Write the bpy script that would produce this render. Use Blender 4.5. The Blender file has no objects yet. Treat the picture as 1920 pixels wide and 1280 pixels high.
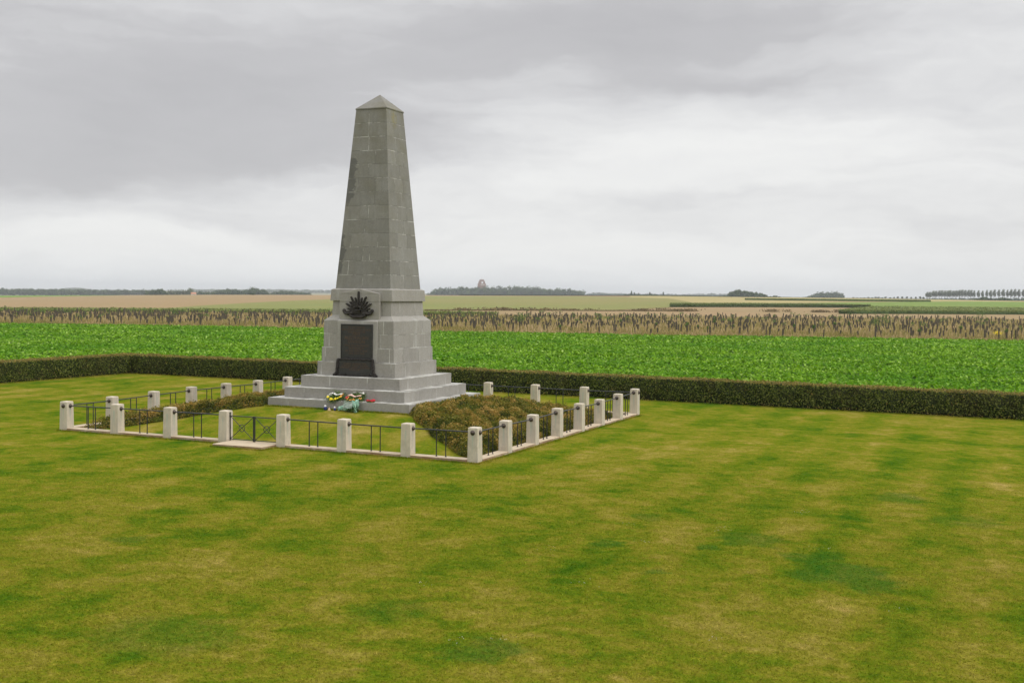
import bpy, math, random
import numpy as np
from mathutils import Matrix, Vector
rng = np.random.default_rng(7)
random.seed(7)
sc = bpy.context.scene
COL = sc.collection

# ------------------------------------------------------------------ camera
yaw, pitch, roll, FPX = -0.4070031, -0.03928614, 0.01173077, 2209.73
CAM = np.array([20.1089, -35.0313, 4.4207])
fwd = np.array([math.sin(yaw) * math.cos(pitch), math.cos(yaw) * math.cos(pitch), math.sin(pitch)])
r0_ = np.array([math.cos(yaw), -math.sin(yaw), 0.0])
u0_ = np.cross(r0_, fwd)
cr, sr = math.cos(roll), math.sin(roll)
rgt, upv = cr * r0_ + sr * u0_, -sr * r0_ + cr * u0_
cam_d = bpy.data.cameras.new('camera')
cam = bpy.data.objects.new('camera', cam_d)
COL.objects.link(cam)
cam.matrix_world = Matrix(((rgt[0], upv[0], -fwd[0], CAM[0]), (rgt[1], upv[1], -fwd[1], CAM[1]),
                           (rgt[2], upv[2], -fwd[2], CAM[2]), (0, 0, 0, 1)))
cam_d.sensor_width = 36
cam_d.lens = FPX * 36 / 1920
cam_d.clip_start = 0.1
cam_d.clip_end = 20000
sc.camera = cam

# ------------------------------------------------------------------ exposure, sun, sky
sc.view_settings.view_transform = 'Standard'
sc.view_settings.look = 'None'
sc.view_settings.exposure = 0.0
sc.view_settings.gamma = 1.0
sc.cycles.volume_bounces = 0
sc.cycles.max_bounces = 6
SUN_EL, SUN_AZ = math.radians(44), math.radians(88)      # azimuth clockwise from +Y
sun_d = bpy.data.lights.new('sun', 'SUN')
sun_d.energy = 1.5
sun_d.angle = math.radians(28)
sun_d.color = (1.0, 0.97, 0.92)
sun = bpy.data.objects.new('sun', sun_d)
COL.objects.link(sun)
sdir = Vector((math.sin(SUN_AZ) * math.cos(SUN_EL), math.cos(SUN_AZ) * math.cos(SUN_EL), math.sin(SUN_EL)))
sun.rotation_euler = sdir.to_track_quat('Z', 'Y').to_euler()
sun.location = (0, 0, 40)

world = bpy.data.worlds.new("World")
sc.world = world
world.use_nodes = True
wt = world.node_tree
wt.nodes.clear()


class NB:
    """little node-expression builder"""
    def __init__(s, tree):
        s.t = tree

    def new(s, typ, **kw):
        n = s.t.nodes.new(typ)
        for k, v in kw.items():
            setattr(n, k, v)
        return n

    def put(s, sock, v):
        if isinstance(v, bpy.types.NodeSocket):
            s.t.links.new(v, sock)
        elif v is not None:
            sock.default_value = v

    def m(s, op, a, b=None, c=None, clamp=False):
        n = s.new('ShaderNodeMath', operation=op, use_clamp=clamp)
        s.put(n.inputs[0], a)
        s.put(n.inputs[1], b)
        s.put(n.inputs[2], c)
        return n.outputs[0]

    def vm(s, op, a, b=None):
        n = s.new('ShaderNodeVectorMath', operation=op)
        s.put(n.inputs[0], a)
        s.put(n.inputs[1], b)
        return n.outputs['Value'] if op in ('LENGTH', 'DOT_PRODUCT', 'DISTANCE') else n.outputs[0]

    def xyz(s, x, y, z):
        n = s.new('ShaderNodeCombineXYZ')
        for i, v in enumerate((x, y, z)):
            s.put(n.inputs[i], v)
        return n.outputs[0]

    def sep(s, v):
        n = s.new('ShaderNodeSeparateXYZ')
        s.put(n.inputs[0], v)
        return n.outputs

    def noise(s, vec, scale, detail=4, rough=0.55, dist=0.0, color=False):
        n = s.new('ShaderNodeTexNoise')
        s.put(n.inputs['Vector'], vec)
        n.inputs['Scale'].default_value = scale
        n.inputs['Detail'].default_value = detail
        n.inputs['Roughness'].default_value = rough
        n.inputs['Distortion'].default_value = dist
        return n.outputs['Color'] if color else n.outputs['Fac']

    def ramp(s, fac, stops, interp='LINEAR'):
        n = s.new('ShaderNodeValToRGB')
        n.color_ramp.interpolation = interp
        e = n.color_ramp.elements
        while len(e) < len(stops):
            e.new(0.5)
        for el, (p, c) in zip(e, stops):
            el.position = p
            el.color = (*c, 1) if len(c) == 3 else c
        s.put(n.inputs[0], fac)
        return n.outputs[0]

    def mix(s, fac, a, b, blend='MIX'):
        n = s.new('ShaderNodeMix', data_type='RGBA', blend_type=blend)
        s.put(n.inputs[0], fac)
        for sock, v in ((n.inputs[6], a), (n.inputs[7], b)):
            if isinstance(v, tuple) and len(v) == 3:
                v = (*v, 1)
            s.put(sock, v)
        return n.outputs[2]

    def maprange(s, v, a, b, c=0.0, d=1.0, smooth=False):
        n = s.new('ShaderNodeMapRange')
        if smooth:
            n.interpolation_type = 'SMOOTHSTEP'
        s.put(n.inputs[0], v)
        for i, q in enumerate((a, b, c, d)):
            n.inputs[i + 1].default_value = q
        return n.outputs[0]


w = NB(wt)
gen = w.new('ShaderNodeTexCoord').outputs['Generated']
X, Y, Z = w.sep(gen)[:]
az = w.m('MULTIPLY', w.m('ARCTAN2', X, Y), 57.2958)                 # degrees from +Y
el = w.m('MULTIPLY', w.m('ARCSINE', Z), 57.2958)
P = w.xyz(az, w.m('MULTIPLY', el, 2.2), 0.0)
warp = w.noise(P, 0.09, 5, 0.6, color=True)
wv = w.vm('MULTIPLY', w.vm('SUBTRACT', warp, (0.5, 0.5, 0.5)), (11.0, 9.0, 0.0))
PW = w.vm('ADD', P, wv)
PX, PY, _ = w.sep(PW)[:]


def blob(u0, v0, a, b, tilt=0.0):
    """soft cloud mass: azimuth and elevation in degrees"""
    dx = w.m('SUBTRACT', PX, u0)
    dy = w.m('SUBTRACT', w.m('SUBTRACT', PY, v0 * 2.2), w.m('MULTIPLY', dx, tilt * 2.2))
    q = w.m('ADD', w.m('POWER', w.m('ABSOLUTE', w.m('DIVIDE', dx, a)), 2.0),
            w.m('POWER', w.m('ABSOLUTE', w.m('DIVIDE', dy, b * 2.2)), 2.0))
    return w.m('EXPONENT', w.m('MULTIPLY', q, -1.0))


def pxa(x):
    return -23.33 + math.degrees(math.atan((x - 960) / FPX))


def pye(x, y):
    return math.degrees(math.atan(((553 + (x - 960) * 0.0117) - y) / FPX))


field = None
for (x, y, a, b, k, tl) in [
        (330, 190, 11.0, 2.9, -1.00, 0.10), (120, 330, 8.0, 1.7, -0.55, 0.0), (560, 300, 5.0, 1.2, -0.55, 0.05),
        (1150, 60, 12.0, 2.3, -0.95, 0.04), (1300, 165, 6.0, 0.8, -0.50, 0.0), (860, 260, 5.0, 1.6, -0.45, 0.0),
        (300, 455, 11.0, 1.5, 0.45, 0.0), (1500, 290, 11.0, 2.0, 0.50, 0.0), (1000, 330, 5.0, 1.6, 0.30, 0.0),
        (1250, 375, 6.0, 0.45, -0.22, 0.0), (1750, 430, 5.0, 0.5, -0.20, 0.0), (450, 420, 4.0, 0.5, -0.22, 0.0),
        (30, 40, 5.0, 1.5, -0.35, 0.0), (1850, 60, 4.0, 2.0, 0.25, 0.0), (1350, 400, 17.0, 2.8, 0.32, 0.0), (900, 480, 40.0, 1.6, 0.35, 0.0), (600, 100, 3.5, 1.6, 0.10, 0.0)]:
    t = w.m('MULTIPLY', blob(pxa(x), pye(x, y), a, b, tl), k)
    field = t if field is None else w.m('ADD', field, t)
PS = w.vm('MULTIPLY', PW, (0.45, 1.0, 1.0))
n1 = w.m('SUBTRACT', w.noise(PS, 0.16, 6, 0.55), 0.5)
n2 = w.m('SUBTRACT', w.noise(PS, 0.55, 5, 0.55), 0.5)
field = w.m('ADD', field, w.m('ADD', w.m('MULTIPLY', n1, 1.25), w.m('MULTIPLY', n2, 0.55)))
cl = w.ramp(w.maprange(field, -1.5, 1.0), [(0.0, (0.49, 0.485, 0.515)), (0.36, (0.575, 0.57, 0.60)),
                                          (0.58, (0.735, 0.735, 0.765)), (0.80, (0.885, 0.885, 0.905)), (1.0, (0.955, 0.955, 0.965))])
# a hint of blue low on the horizon, the brighter overcast above and behind
lowb = w.maprange(el, 0.0, 2.6, 1.0, 0.0, True)
cl = w.mix(w.m('MULTIPLY', lowb, 0.5), cl, (0.92, 0.945, 0.98))
zen = w.maprange(el, 16.0, 60.0, 1.0, 2.35, True)
cl = w.vm('MULTIPLY', cl, w.xyz(zen, zen, w.m('MULTIPLY', zen, 0.97)))
sky = w.new('ShaderNodeTexSky', sky_type='NISHITA', sun_disc=False)
sky.sun_elevation = SUN_EL
sky.sun_rotation = SUN_AZ
skyc = w.vm('MULTIPLY', sky.outputs[0], (0.08, 0.08, 0.08))
tot = w.mix(0.95, skyc, cl)
bg = w.new('ShaderNodeBackground')
w.put(bg.inputs[0], tot)
bg.inputs[1].default_value = 1.0
wo = w.new('ShaderNodeOutputWorld')
wt.links.new(bg.outputs[0], wo.inputs[0])
world.cycles.sampling_method = 'MANUAL'
world.cycles.sample_map_resolution = 1024


# ------------------------------------------------------------------ helpers
def smooth(a, b, x):
    t = np.clip((np.asarray(x, float) - a) / (b - a), 0, 1)
    return t * t * (3 - 2 * t)


def ray(x, y):
    """direction through a point of the photograph (1920 x 1280)"""
    return fwd + (x - 960) / FPX * rgt + (640 - y) / FPX * upv


def px_az(x, y=560):
    d = ray(x, y)
    return math.atan2(d[0], d[1])


RIDGE = [(-900, 13), (-200, 13), (0, 12), (400, 6), (600, 4), (800, 2.2), (1040, 0.2), (1240, -1.6), (1400, -1.2),
         (1600, -1.6), (1800, -0.6), (1920, 0.0), (2800, 2)]
_raz = np.array([px_az(p[0]) for p in RIDGE])
_rz = np.array([4.42 - p[1] * 1000 / FPX for p in RIDGE])


def ground_z(x, y):
    x = np.asarray(x, float)
    y = np.asarray(y, float)
    dx, dy = x - CAM[0], y - CAM[1]
    r = np.hypot(dx, dy)
    a = np.arctan2(dx, dy)
    zn = -0.005 * np.clip(x, -60, 60) * (1 - smooth(45, 110, r))
    zr = np.interp(a, _raz, _rz)
    infront = smooth(1.6, 1.2, np.abs(a + 0.4)) if False else 1 - smooth(1.2, 1.6, np.abs(a + 0.4))
    z = zn + zr * smooth(240, 1010, r) * infront
    z = z - 5.0 * smooth(1040, 1500, r) + 9.0 * smooth(3200, 5200, r)
    return z


def hit(x, y):
    """where the line of sight through (x, y) first meets the land"""
    d = ray(x, y)
    d = d / math.hypot(d[0], d[1])
    rr = np.concatenate([np.arange(8, 300, 0.25), np.arange(300, 1015, 1.0)])
    gz = ground_z(CAM[0] + d[0] * rr, CAM[1] + d[1] * rr)
    k = np.nonzero(CAM[2] + d[2] * rr <= gz)[0]
    return float(rr[k[0]]) if len(k) else 1010.0


def at(x, r):
    a = px_az(x)
    X_, Y_ = CAM[0] + math.sin(a) * r, CAM[1] + math.cos(a) * r
    return X_, Y_, float(ground_z(X_, Y_))


def z_at(x, y, r):
    d = ray(x, y)
    return CAM[2] + d[2] / math.hypot(d[0], d[1]) * r


def tag(o, label=None, cat=None, group=None, kind=None):
    if label:
        o['label'] = label
    if cat:
        o['category'] = cat
    if group:
        o['group'] = group
    if kind:
        o['kind'] = kind
    return o


def empty(name, loc=(0, 0, 0), rz=0.0):
    o = bpy.data.objects.new(name, None)
    o.empty_display_size = 0.2
    COL.objects.link(o)
    o.location = loc
    o.rotation_euler = (0, 0, rz)
    return o


def link(name, me, mat, parent=None, loc=None):
    o = bpy.data.objects.new(name, me)
    COL.objects.link(o)
    if mat is not None and len(me.materials) == 0:
        me.materials.append(mat)
    if parent is not None:
        o.parent = parent
    if loc is not None:
        o.location = loc
    return o


def np_mesh(name, V, F, tint=None, smooth_=False):
    """V (n,3); F (m,k) uniform polygons; tint per vertex"""
    me = bpy.data.meshes.new(name)
    V = np.asarray(V, np.float32)
    F = np.asarray(F, np.int32)
    me.vertices.add(len(V))
    me.vertices.foreach_set('co', V.ravel())
    me.loops.add(F.size)
    me.loops.foreach_set('vertex_index', F.ravel())
    me.polygons.add(len(F))
    me.polygons.foreach_set('loop_start', np.arange(len(F), dtype=np.int32) * F.shape[1])
    if smooth_:
        me.polygons.foreach_set('use_smooth', np.ones(len(F), bool))
    me.update(calc_edges=True)
    if tint is not None:
        at_ = me.attributes.new('tint', 'FLOAT', 'POINT')
        at_.data.foreach_set('value', np.asarray(tint, np.float32))
    return me


class MB:
    """collects polygons for one mesh"""
    def __init__(s):
        s.v, s.f, s.t = [], [], []

    def add(s, vs, fs, tint=0.5):
        b = len(s.v)
        s.v += [tuple(float(c) for c in q) for q in vs]
        s.f += [tuple(i + b for i in q) for q in fs]
        s.t += [tint] * len(vs)

    def hexa(s, p, tint=0.5):
        """8 corners: bottom ccw 0-3, top ccw 4-7"""
        s.add(p, [(3, 2, 1, 0), (4, 5, 6, 7), (0, 1, 5, 4), (1, 2, 6, 5), (2, 3, 7, 6), (3, 0, 4, 7)], tint)

    def box(s, x0, x1, y0, y1, z0, z1, tint=0.5):
        s.hexa([(x0, y0, z0), (x1, y0, z0), (x1, y1, z0), (x0, y1, z0), (x0, y0, z1), (x1, y0, z1), (x1, y1, z1), (x0, y1, z1)], tint)

    def frus(s, a0, z0, a1, z1, tint=0.5, cx=0, cy=0):
        s.hexa([(cx - a0, cy - a0, z0), (cx + a0, cy - a0, z0), (cx + a0, cy + a0, z0), (cx - a0, cy + a0, z0),
                (cx - a1, cy - a1, z1), (cx + a1, cy - a1, z1), (cx + a1, cy + a1, z1), (cx - a1, cy + a1, z1)], tint)

    def tube(s, p, q, r, n=8, r2=None, tint=0.5):
        p, q = Vector(p), Vector(q)
        d = (q - p).normalized()
        a = d.orthogonal().normalized()
        b = d.cross(a)
        r2 = r if r2 is None else r2
        vs = []
        for c, rad in ((p, r), (q, r2)):
            for k in range(n):
                t = 2 * math.pi * k / n
                vs.append(c + a * math.cos(t) * rad + b * math.sin(t) * rad)
        fs = [(k, (k + 1) % n, n + (k + 1) % n, n + k) for k in range(n)]
        fs += [tuple(range(n - 1, -1, -1)), tuple(range(n, 2 * n))]
        s.add(vs, fs, tint)

    def lathe(s, prof, n=14, M=None, tint=0.5):
        """prof: (radius, height) list round local z"""
        vs = []
        for r, z in prof:
            for k in range(n):
                t = 2 * math.pi * k / n
                v = Vector((r * math.cos(t), r * math.sin(t), z))
                vs.append(M @ v if M else v)
        fs = []
        for i in range(len(prof) - 1):
            for k in range(n):
                fs.append((i * n + k, i * n + (k + 1) % n, (i + 1) * n + (k + 1) % n, (i + 1) * n + k))
        fs.append(tuple(range(n - 1, -1, -1)))
        fs.append(tuple(range((len(prof) - 1) * n, len(prof) * n)))
        s.add(vs, fs, tint)

    def torus(s, R, r, M, n=24, m=8, tint=0.5):
        vs, fs = [], []
        for i in range(n):
            a = 2 * math.pi * i / n
            for j in range(m):
                b = 2 * math.pi * j / m
                vs.append(M @ Vector(((R + r * math.cos(b)) * math.cos(a), (R + r * math.cos(b)) * math.sin(a), r * math.sin(b))))
                fs.append((i * m + j, ((i + 1) % n) * m + j, ((i + 1) % n) * m + (j + 1) % m, i * m + (j + 1) % m))
        s.add(vs, fs, tint)

    def mesh(s, name, bevel=0.0):
        me = bpy.data.meshes.new(name)
        me.from_pydata(s.v, [], s.f)
        at_ = me.attributes.new('tint', 'FLOAT', 'POINT')
        at_.data.foreach_set('value', np.array(s.t, np.float32))
        if bevel:
            import bmesh
            bm = bmesh.new()
            bm.from_mesh(me)
            bmesh.ops.recalc_face_normals(bm, faces=bm.faces)
            bmesh.ops.bevel(bm, geom=[e for e in bm.edges if len(e.link_faces) == 2 and e.calc_face_angle(0) > 0.4],
                            offset=bevel, segments=1, affect='EDGES', profile=0.5)
            bm.to_mesh(me)
            bm.free()
        me.update()
        return me

    def build(s, name, mat, parent=None, bevel=0.0, loc=None):
        return link(name, s.mesh(name, bevel), mat, parent, loc)


def quads(C, N, size, aspect=1.0, roll_=None, bend=0.0):
    """one leaf-like quad (a rhombus) per centre C, facing N; size per leaf"""
    n = len(C)
    N = N / np.linalg.norm(N, axis=1, keepdims=True)
    R = rng.normal(size=(n, 3))
    A = np.cross(N, R)
    A /= np.linalg.norm(A, axis=1, keepdims=True)
    B = np.cross(N, A)
    size = np.broadcast_to(np.asarray(size, float), (n,))[:, None]
    a, b = A * size * 0.5, B * size * 0.5 * aspect
    V = np.stack([C - a, C - b * 0.9 + a * 0.1, C + a, C + b * 0.9 + a * 0.1], 1).reshape(-1, 3)
    F = np.arange(4 * n).reshape(-1, 4)
    return V, F


def rand_dirs(n, up=0.0):
    d = rng.normal(size=(n, 3))
    d /= np.linalg.norm(d, axis=1, keepdims=True)
    d[:, 2] += up
    return d


# ------------------------------------------------------------------ materials
MATS = {}


def mat(name):
    m = bpy.data.materials.new(name)
    m.use_nodes = True
    nt = m.node_tree
    b = nt.nodes['Principled BSDF']
    MATS[name] = m
    return m, NB(nt), b


def bump(n, b, h, strength=0.3, dist=0.02):
    bn = n.new('ShaderNodeBump')
    bn.inputs['Strength'].default_value = strength
    bn.inputs['Distance'].default_value = dist
    n.put(bn.inputs['Height'], h)
    n.put(b.inputs['Normal'], bn.outputs[0])


def attr(n, name='tint'):
    a = n.new('ShaderNodeAttribute', attribute_name=name)
    return a.outputs['Fac']


def leaf_mat(name, stops, rough=0.55, trans=0.3, patch=None):
    """leaf material: colour by the tint of each leaf; patch=(scale, colour, amount) adds broad variety"""
    m, n, b = mat(name)
    c = n.ramp(attr(n), stops)
    if patch:
        pos = n.new('ShaderNodeNewGeometry').outputs['Position']
        f = n.maprange(n.noise(pos, patch[0], 3), 0.42, 0.66, 0, patch[2], True)
        c = n.mix(f, c, patch[1])
    n.put(b.inputs['Base Color'], c)
    b.inputs['Roughness'].default_value = rough
    b.inputs['Specular IOR Level'].default_value = 0.12
    tr = n.new('ShaderNodeBsdfTranslucent')
    n.put(tr.inputs[0], c)
    mx = n.new('ShaderNodeMixShader')
    mx.inputs[0].default_value = trans
    n.t.links.new(b.outputs[0], mx.inputs[1])
    n.t.links.new(tr.outputs[0], mx.inputs[2])
    n.t.links.new(mx.outputs[0], n.t.nodes['Material Output'].inputs[0])
    return m


# lawn ------------------------------------------------------------
def lawn_mat(name, blades):
    m, n, b = mat(name)
    pos = n.new('ShaderNodeNewGeometry').outputs['Position']
    if blades:
        pos = n.vm('MULTIPLY', pos, (1, 1, 0))
    wp = n.vm('ADD', pos, n.vm('MULTIPLY', n.vm('SUBTRACT', n.noise(pos, 0.5, 3, color=True), (0.5, 0.5, 0.5)), (1.6, 1.6, 0)))
    wl = n.vm('ADD', pos, n.vm('MULTIPLY', n.vm('SUBTRACT', n.noise(pos, 1.6, 5, 0.65, color=True), (0.5, 0.5, 0.5)), (1.3, 1.3, 0)))
    big = n.noise(wp, 0.13, 4, 0.6)
    mid = n.noise(wp, 0.55, 6, 0.68)
    sm = n.noise(pos, 2.2, 5, 0.7)
    fine = n.noise(pos, 9, 6, 0.75)
    v = n.m('ADD', n.m('MULTIPLY', big, 0.50), n.m('MULTIPLY', mid, 0.78))
    v = n.m('ADD', v, n.m('MULTIPLY', sm, 0.55))
    v = n.m('ADD', v, n.m('MULTIPLY', fine, 0.52))
    px_, py_, pz_ = n.sep(n.vm('ADD', n.vm('MULTIPLY', wl, (0.3, 0.3, 0.3)), n.vm('MULTIPLY', pos, (0.7, 0.7, 0.7))))[:]
    stripe = n.m('SINE', n.m('MULTIPLY', px_, 3.6))
    smask = n.maprange(n.noise(pos, 0.08, 2), 0.35, 0.6, 0.02, 0.062)
    v = n.m('ADD', v, n.m('MULTIPLY', stripe, smask))
    v = n.maprange(v, 0.83, 1.60, 0, 1)
    c = n.ramp(v, [(0.0, (0.026, 0.088, 0.005)), (0.22, (0.060, 0.112, 0.005)), (0.40, (0.115, 0.144, 0.008)), (0.55, (0.166, 0.158, 0.015)),
                   (0.70, (0.215, 0.184, 0.032)), (0.85, (0.285, 0.220, 0.058)), (1.0, (0.33, 0.25, 0.085))])
    lush = None
    for (qx, qy, rad, am) in [(17.55, -15.3, 0.95, 1.0), (16.9, -14.4, 0.6, 0.8), (18.1, -15.9, 0.6, 0.9), (17.75, -7.3, 0.75, 0.8), (14.07, -21.7, 0.55, 0.8), (13.38, -14.95, 0.35, .8),
                              (15.05, -14.4, 0.3, .9), (14.72, -16.6, 0.3, .8), (10.1, -23.0, 1.1, .5), (15.6, -13.4, 0.75, .7), (5.6, -18.6, 0.4, .7), (12.1, -20.6, 0.7, .4),
                              (19.2, -9.5, 0.8, .5), (13.23, -12.1, 0.4, .6), (18.9, -21.5, 0.6, .5)]:
        d = n.vm('DISTANCE', n.vm('MULTIPLY', wl, (1, 1, 0)), (qx, qy, 0))
        g = n.m('MULTIPLY', n.maprange(d, rad * 0.55, rad * 1.1, 1, 0, True), am)
        lush = g if lush is None else n.m('MAXIMUM', lush, g)
    lush = n.m('MULTIPLY', lush, n.maprange(fine, 0.3, 0.62, 1.0, 0.6))
    c = n.mix(n.m('MULTIPLY', lush, 0.85), c, (0.026, 0.098, 0.010))
    gr = n.m('MULTIPLY', n.maprange(n.noise(pos, 22, 5, 0.8), 0.32, 0.68, 0.78, 1.22), n.maprange(n.noise(pos, 5.5, 4, 0.7), 0.32, 0.68, 0.88, 1.12))
    if blades:
        gr = n.m('MULTIPLY', gr, attr(n))
    c = n.vm('MULTIPLY', c, n.xyz(gr, gr, gr))
    n.put(b.inputs['Base Color'], c)
    b.inputs['Roughness'].default_value = 0.95
    b.inputs['Specular IOR Level'].default_value = 0.0
    if blades:
        tr = n.new('ShaderNodeBsdfTranslucent')
        n.put(tr.inputs[0], c)
        mx = n.new('ShaderNodeMixShader')
        mx.inputs[0].default_value = 0.4
        n.t.links.new(b.outputs[0], mx.inputs[1])
        n.t.links.new(tr.outputs[0], mx.inputs[2])
        n.t.links.new(mx.outputs[0], n.t.nodes['Material Output'].inputs[0])
    if not blades:
        bump(n, b, n.m('ADD', n.m('MULTIPLY', fine, 1.5), n.m('MULTIPLY', sm, 2.0)), 0.5, 0.02)
    return m


lawn_mat('lawn_grass', False)
lawn_mat('turf_blades', True)


# far fields ------------------------------------------------------
def field_mat(name, c1, c2, scale=0.02, stretch=(1, 1, 1), c3=None, rows=None):
    m, n, b = mat(name)
    pos = n.new('ShaderNodeNewGeometry').outputs['Position']
    p = n.vm('MULTIPLY', pos, stretch)
    f = n.maprange(n.noise(p, scale, 5, 0.6), 0.34, 0.66)
    c = n.mix(f, c1, c2)
    if c3:
        f2 = n.maprange(n.noise(pos, scale * 6, 4, 0.7), 0.5, 0.7, 0, 0.6)
        c = n.mix(f2, c, c3)
    g = n.maprange(n.noise(pos, 0.8, 4, 0.7), 0.25, 0.75, 0.78, 1.18)
    c = n.vm('MULTIPLY', c, n.xyz(g, g, g))
    n.put(b.inputs['Base Color'], c)
    b.inputs['Roughness'].default_value = 1.0
    b.inputs['Specular IOR Level'].default_value = 0.05
    return m


field_mat('beet_soil', (0.05, 0.10, 0.012), (0.035, 0.075, 0.01), 0.3)
field_mat('dry_ground', (0.22, 0.175, 0.070), (0.17, 0.17, 0.05), 0.12, c3=(0.25, 0.19, 0.09))
field_mat('stubble', (0.315, 0.215, 0.118), (0.280, 0.212, 0.105), 0.012)
field_mat('olive_field', (0.240, 0.212, 0.078), (0.180, 0.208, 0.064), 0.006, (1, 0.45, 1), c3=(0.26, 0.225, 0.085))
field_mat('tan_field', (0.38, 0.31, 0.14), (0.33, 0.28, 0.12), 0.008)
field_mat('lush_field', (0.125, 0.225, 0.035), (0.19, 0.23, 0.06), 0.012, (0.3, 1, 1))
field_mat('bright_field', (0.13, 0.26, 0.03), (0.16, 0.28, 0.04), 0.01)
field_mat('maize_top', (0.20, 0.185, 0.055), (0.15, 0.175, 0.045), 0.05, (0.3, 1, 1))
field_mat('far_land', (0.20, 0.21, 0.10), (0.29, 0.25, 0.14), 0.0022)


# stone -----------------------------------------------------------
def stone(name, base, dark, light, lichen=0.0, streak=0.5):
    m, n, b = mat(name)
    oc = n.new('ShaderNodeTexCoord').outputs['Object']
    t = attr(n)
    c = n.ramp(t, [(0.0, dark), (0.5, base), (1.0, light)])
    mott = n.noise(oc, 3.5, 6, 0.65)
    c = n.mix(n.maprange(mott, 0.35, 0.7, 0.0, 0.4), c, light)
    c = n.mix(n.maprange(n.noise(oc, 1.3, 6, 0.75), 0.45, 0.65, 0.0, 0.35), c, tuple(q * f for q, f in zip(dark, (1.0, 0.95, 0.86))))
    gr = n.maprange(n.noise(oc, 18, 5, 0.75), 0.3, 0.7, 0.86, 1.13)
    c = n.vm('MULTIPLY', c, n.xyz(gr, gr, gr))
    # vertical weather streaks
    st = n.noise(n.vm('MULTIPLY', oc, (1.0, 1.0, 0.06)), 7.0, 5, 0.65)
    c = n.mix(n.maprange(st, 0.48, 0.72, 0.0, streak), c, dark)
    st2 = n.noise(n.vm('MULTIPLY', oc, (1.0, 1.0, 0.05)), 4.0, 3, 0.6, 0.4)
    c = n.mix(n.maprange(st2, 0.58, 0.75, 0.0, 0.4), c, light)
    x_, y_, z_ = n.sep(oc)[:]
    if lichen:
        li = n.noise(oc, 1.6, 5, 0.7)
        top = n.maprange(z_, 5.5, 10.8, 0.25, 1.0)
        c = n.mix(n.m('MULTIPLY', n.maprange(li, 0.42, 0.68, 0, lichen), top), c, (0.145, 0.130, 0.070))
        # yellow lichen blotch high on the right hand face
        d = n.vm('DISTANCE', n.vm('MULTIPLY', oc, (1, 1, 0.55)), (0.6, -0.1, 5.68))
        yl = n.m('MULTIPLY', n.maprange(d, 0.06, 0.26, 1, 0, True), n.maprange(n.noise(oc, 14, 4), 0.35, 0.6, 0, 0.6))
        c = n.mix(yl, c, (0.26, 0.22, 0.05))
        # ragged dark damp patch down the left edge of the front
        ze = n.m('ADD', z_, n.m('MULTIPLY', n.noise(oc, 2.4, 5, 0.7), 0.9))
        half = n.m('SUBTRACT', 1.05, n.m('MULTIPLY', n.m('SUBTRACT', z_, 4.57), 0.0781))
        ed = n.m('ADD', x_, half)
        band = n.m('MULTIPLY', n.maprange(z_, 7.2, 7.6, 0, 1, True), n.maprange(z_, 8.9, 9.0, 1, 0, True))
        band2 = n.m('MULTIPLY', n.maprange(z_, 4.9, 5.2, 0, 1, True), n.maprange(z_, 6.3, 6.5, 1, 0, True))
        wdt = n.m('ADD', n.m('MULTIPLY', band, 0.29), n.m('MULTIPLY', band2, 0.17))
        nn = n.m('MULTIPLY', n.m('SUBTRACT', n.noise(oc, 2.2, 6, 0.7), 0.5), 0.75)
        wet = n.maprange(n.m('SUBTRACT', n.m('ADD', wdt, nn), ed), 0.0, 0.025)
        wet = n.m('MULTIPLY', wet, n.maprange(n.m('ADD', y_, half), 0.1, 0.12, 1, 0))
        wet = n.m('MULTIPLY', wet, n.m('MAXIMUM', band, band2))
        c = n.mix(n.m('MULTIPLY', wet, 0.62), c, (0.080, 0.080, 0.076))
    else:
        rn = n.maprange(n.noise(n.vm('MULTIPLY', oc, (1.0, 1.0, 0.12)), 2.6, 4, 0.6), 0.6, 0.68, 0.0, 0.45)
        c = n.mix(rn, c, (0.43, 0.425, 0.40))
    n.put(b.inputs['Base Color'], c)
    b.inputs['Roughness'].default_value = 0.85
    b.inputs['Specular IOR Level'].default_value = 0.3
    bump(n, b, n.m('ADD', n.noise(oc, 40, 4, 0.7), n.m('MULTIPLY', mott, 1.5)), 0.35, 0.006)
    return m


stone('shaft_stone', (0.222, 0.217, 0.195), (0.175, 0.170, 0.152), (0.275, 0.268, 0.243), lichen=0.5)
stone('base_stone', (0.300, 0.285, 0.255), (0.245, 0.233, 0.210), (0.365, 0.350, 0.320), streak=0.35)
for nm_, lo_, hi_, e0_, e1_ in (('mortar', (0.24, 0.23, 0.205), (0.54, 0.53, 0.49), 0.42, 0.62), ('old_mortar', (0.165, 0.160, 0.140), (0.50, 0.49, 0.45), 0.46, 0.62)):
    m, n, b = mat(nm_)
    oc = n.new('ShaderNodeTexCoord').outputs['Object']
    c = n.ramp(n.noise(oc, 2.0, 5, 0.7), [(e0_, lo_), (e1_, hi_)])
    n.put(b.inputs['Base Color'], c)
    b.inputs['Roughness'].default_value = 0.9


def bronze(name, c1, c2, rough=0.5, metal=0.55):
    m, n, b = mat(name)
    oc = n.new('ShaderNodeTexCoord').outputs['Object']
    c = n.mix(n.maprange(n.noise(oc, 9, 5, 0.7), 0.35, 0.7), c1, c2)
    n.put(b.inputs['Base Color'], c)
    b.inputs['Roughness'].default_value = rough
    b.inputs['Metallic'].default_value = metal
    bump(n, b, n.noise(oc, 60, 3), 0.2, 0.004)
    return m


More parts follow.
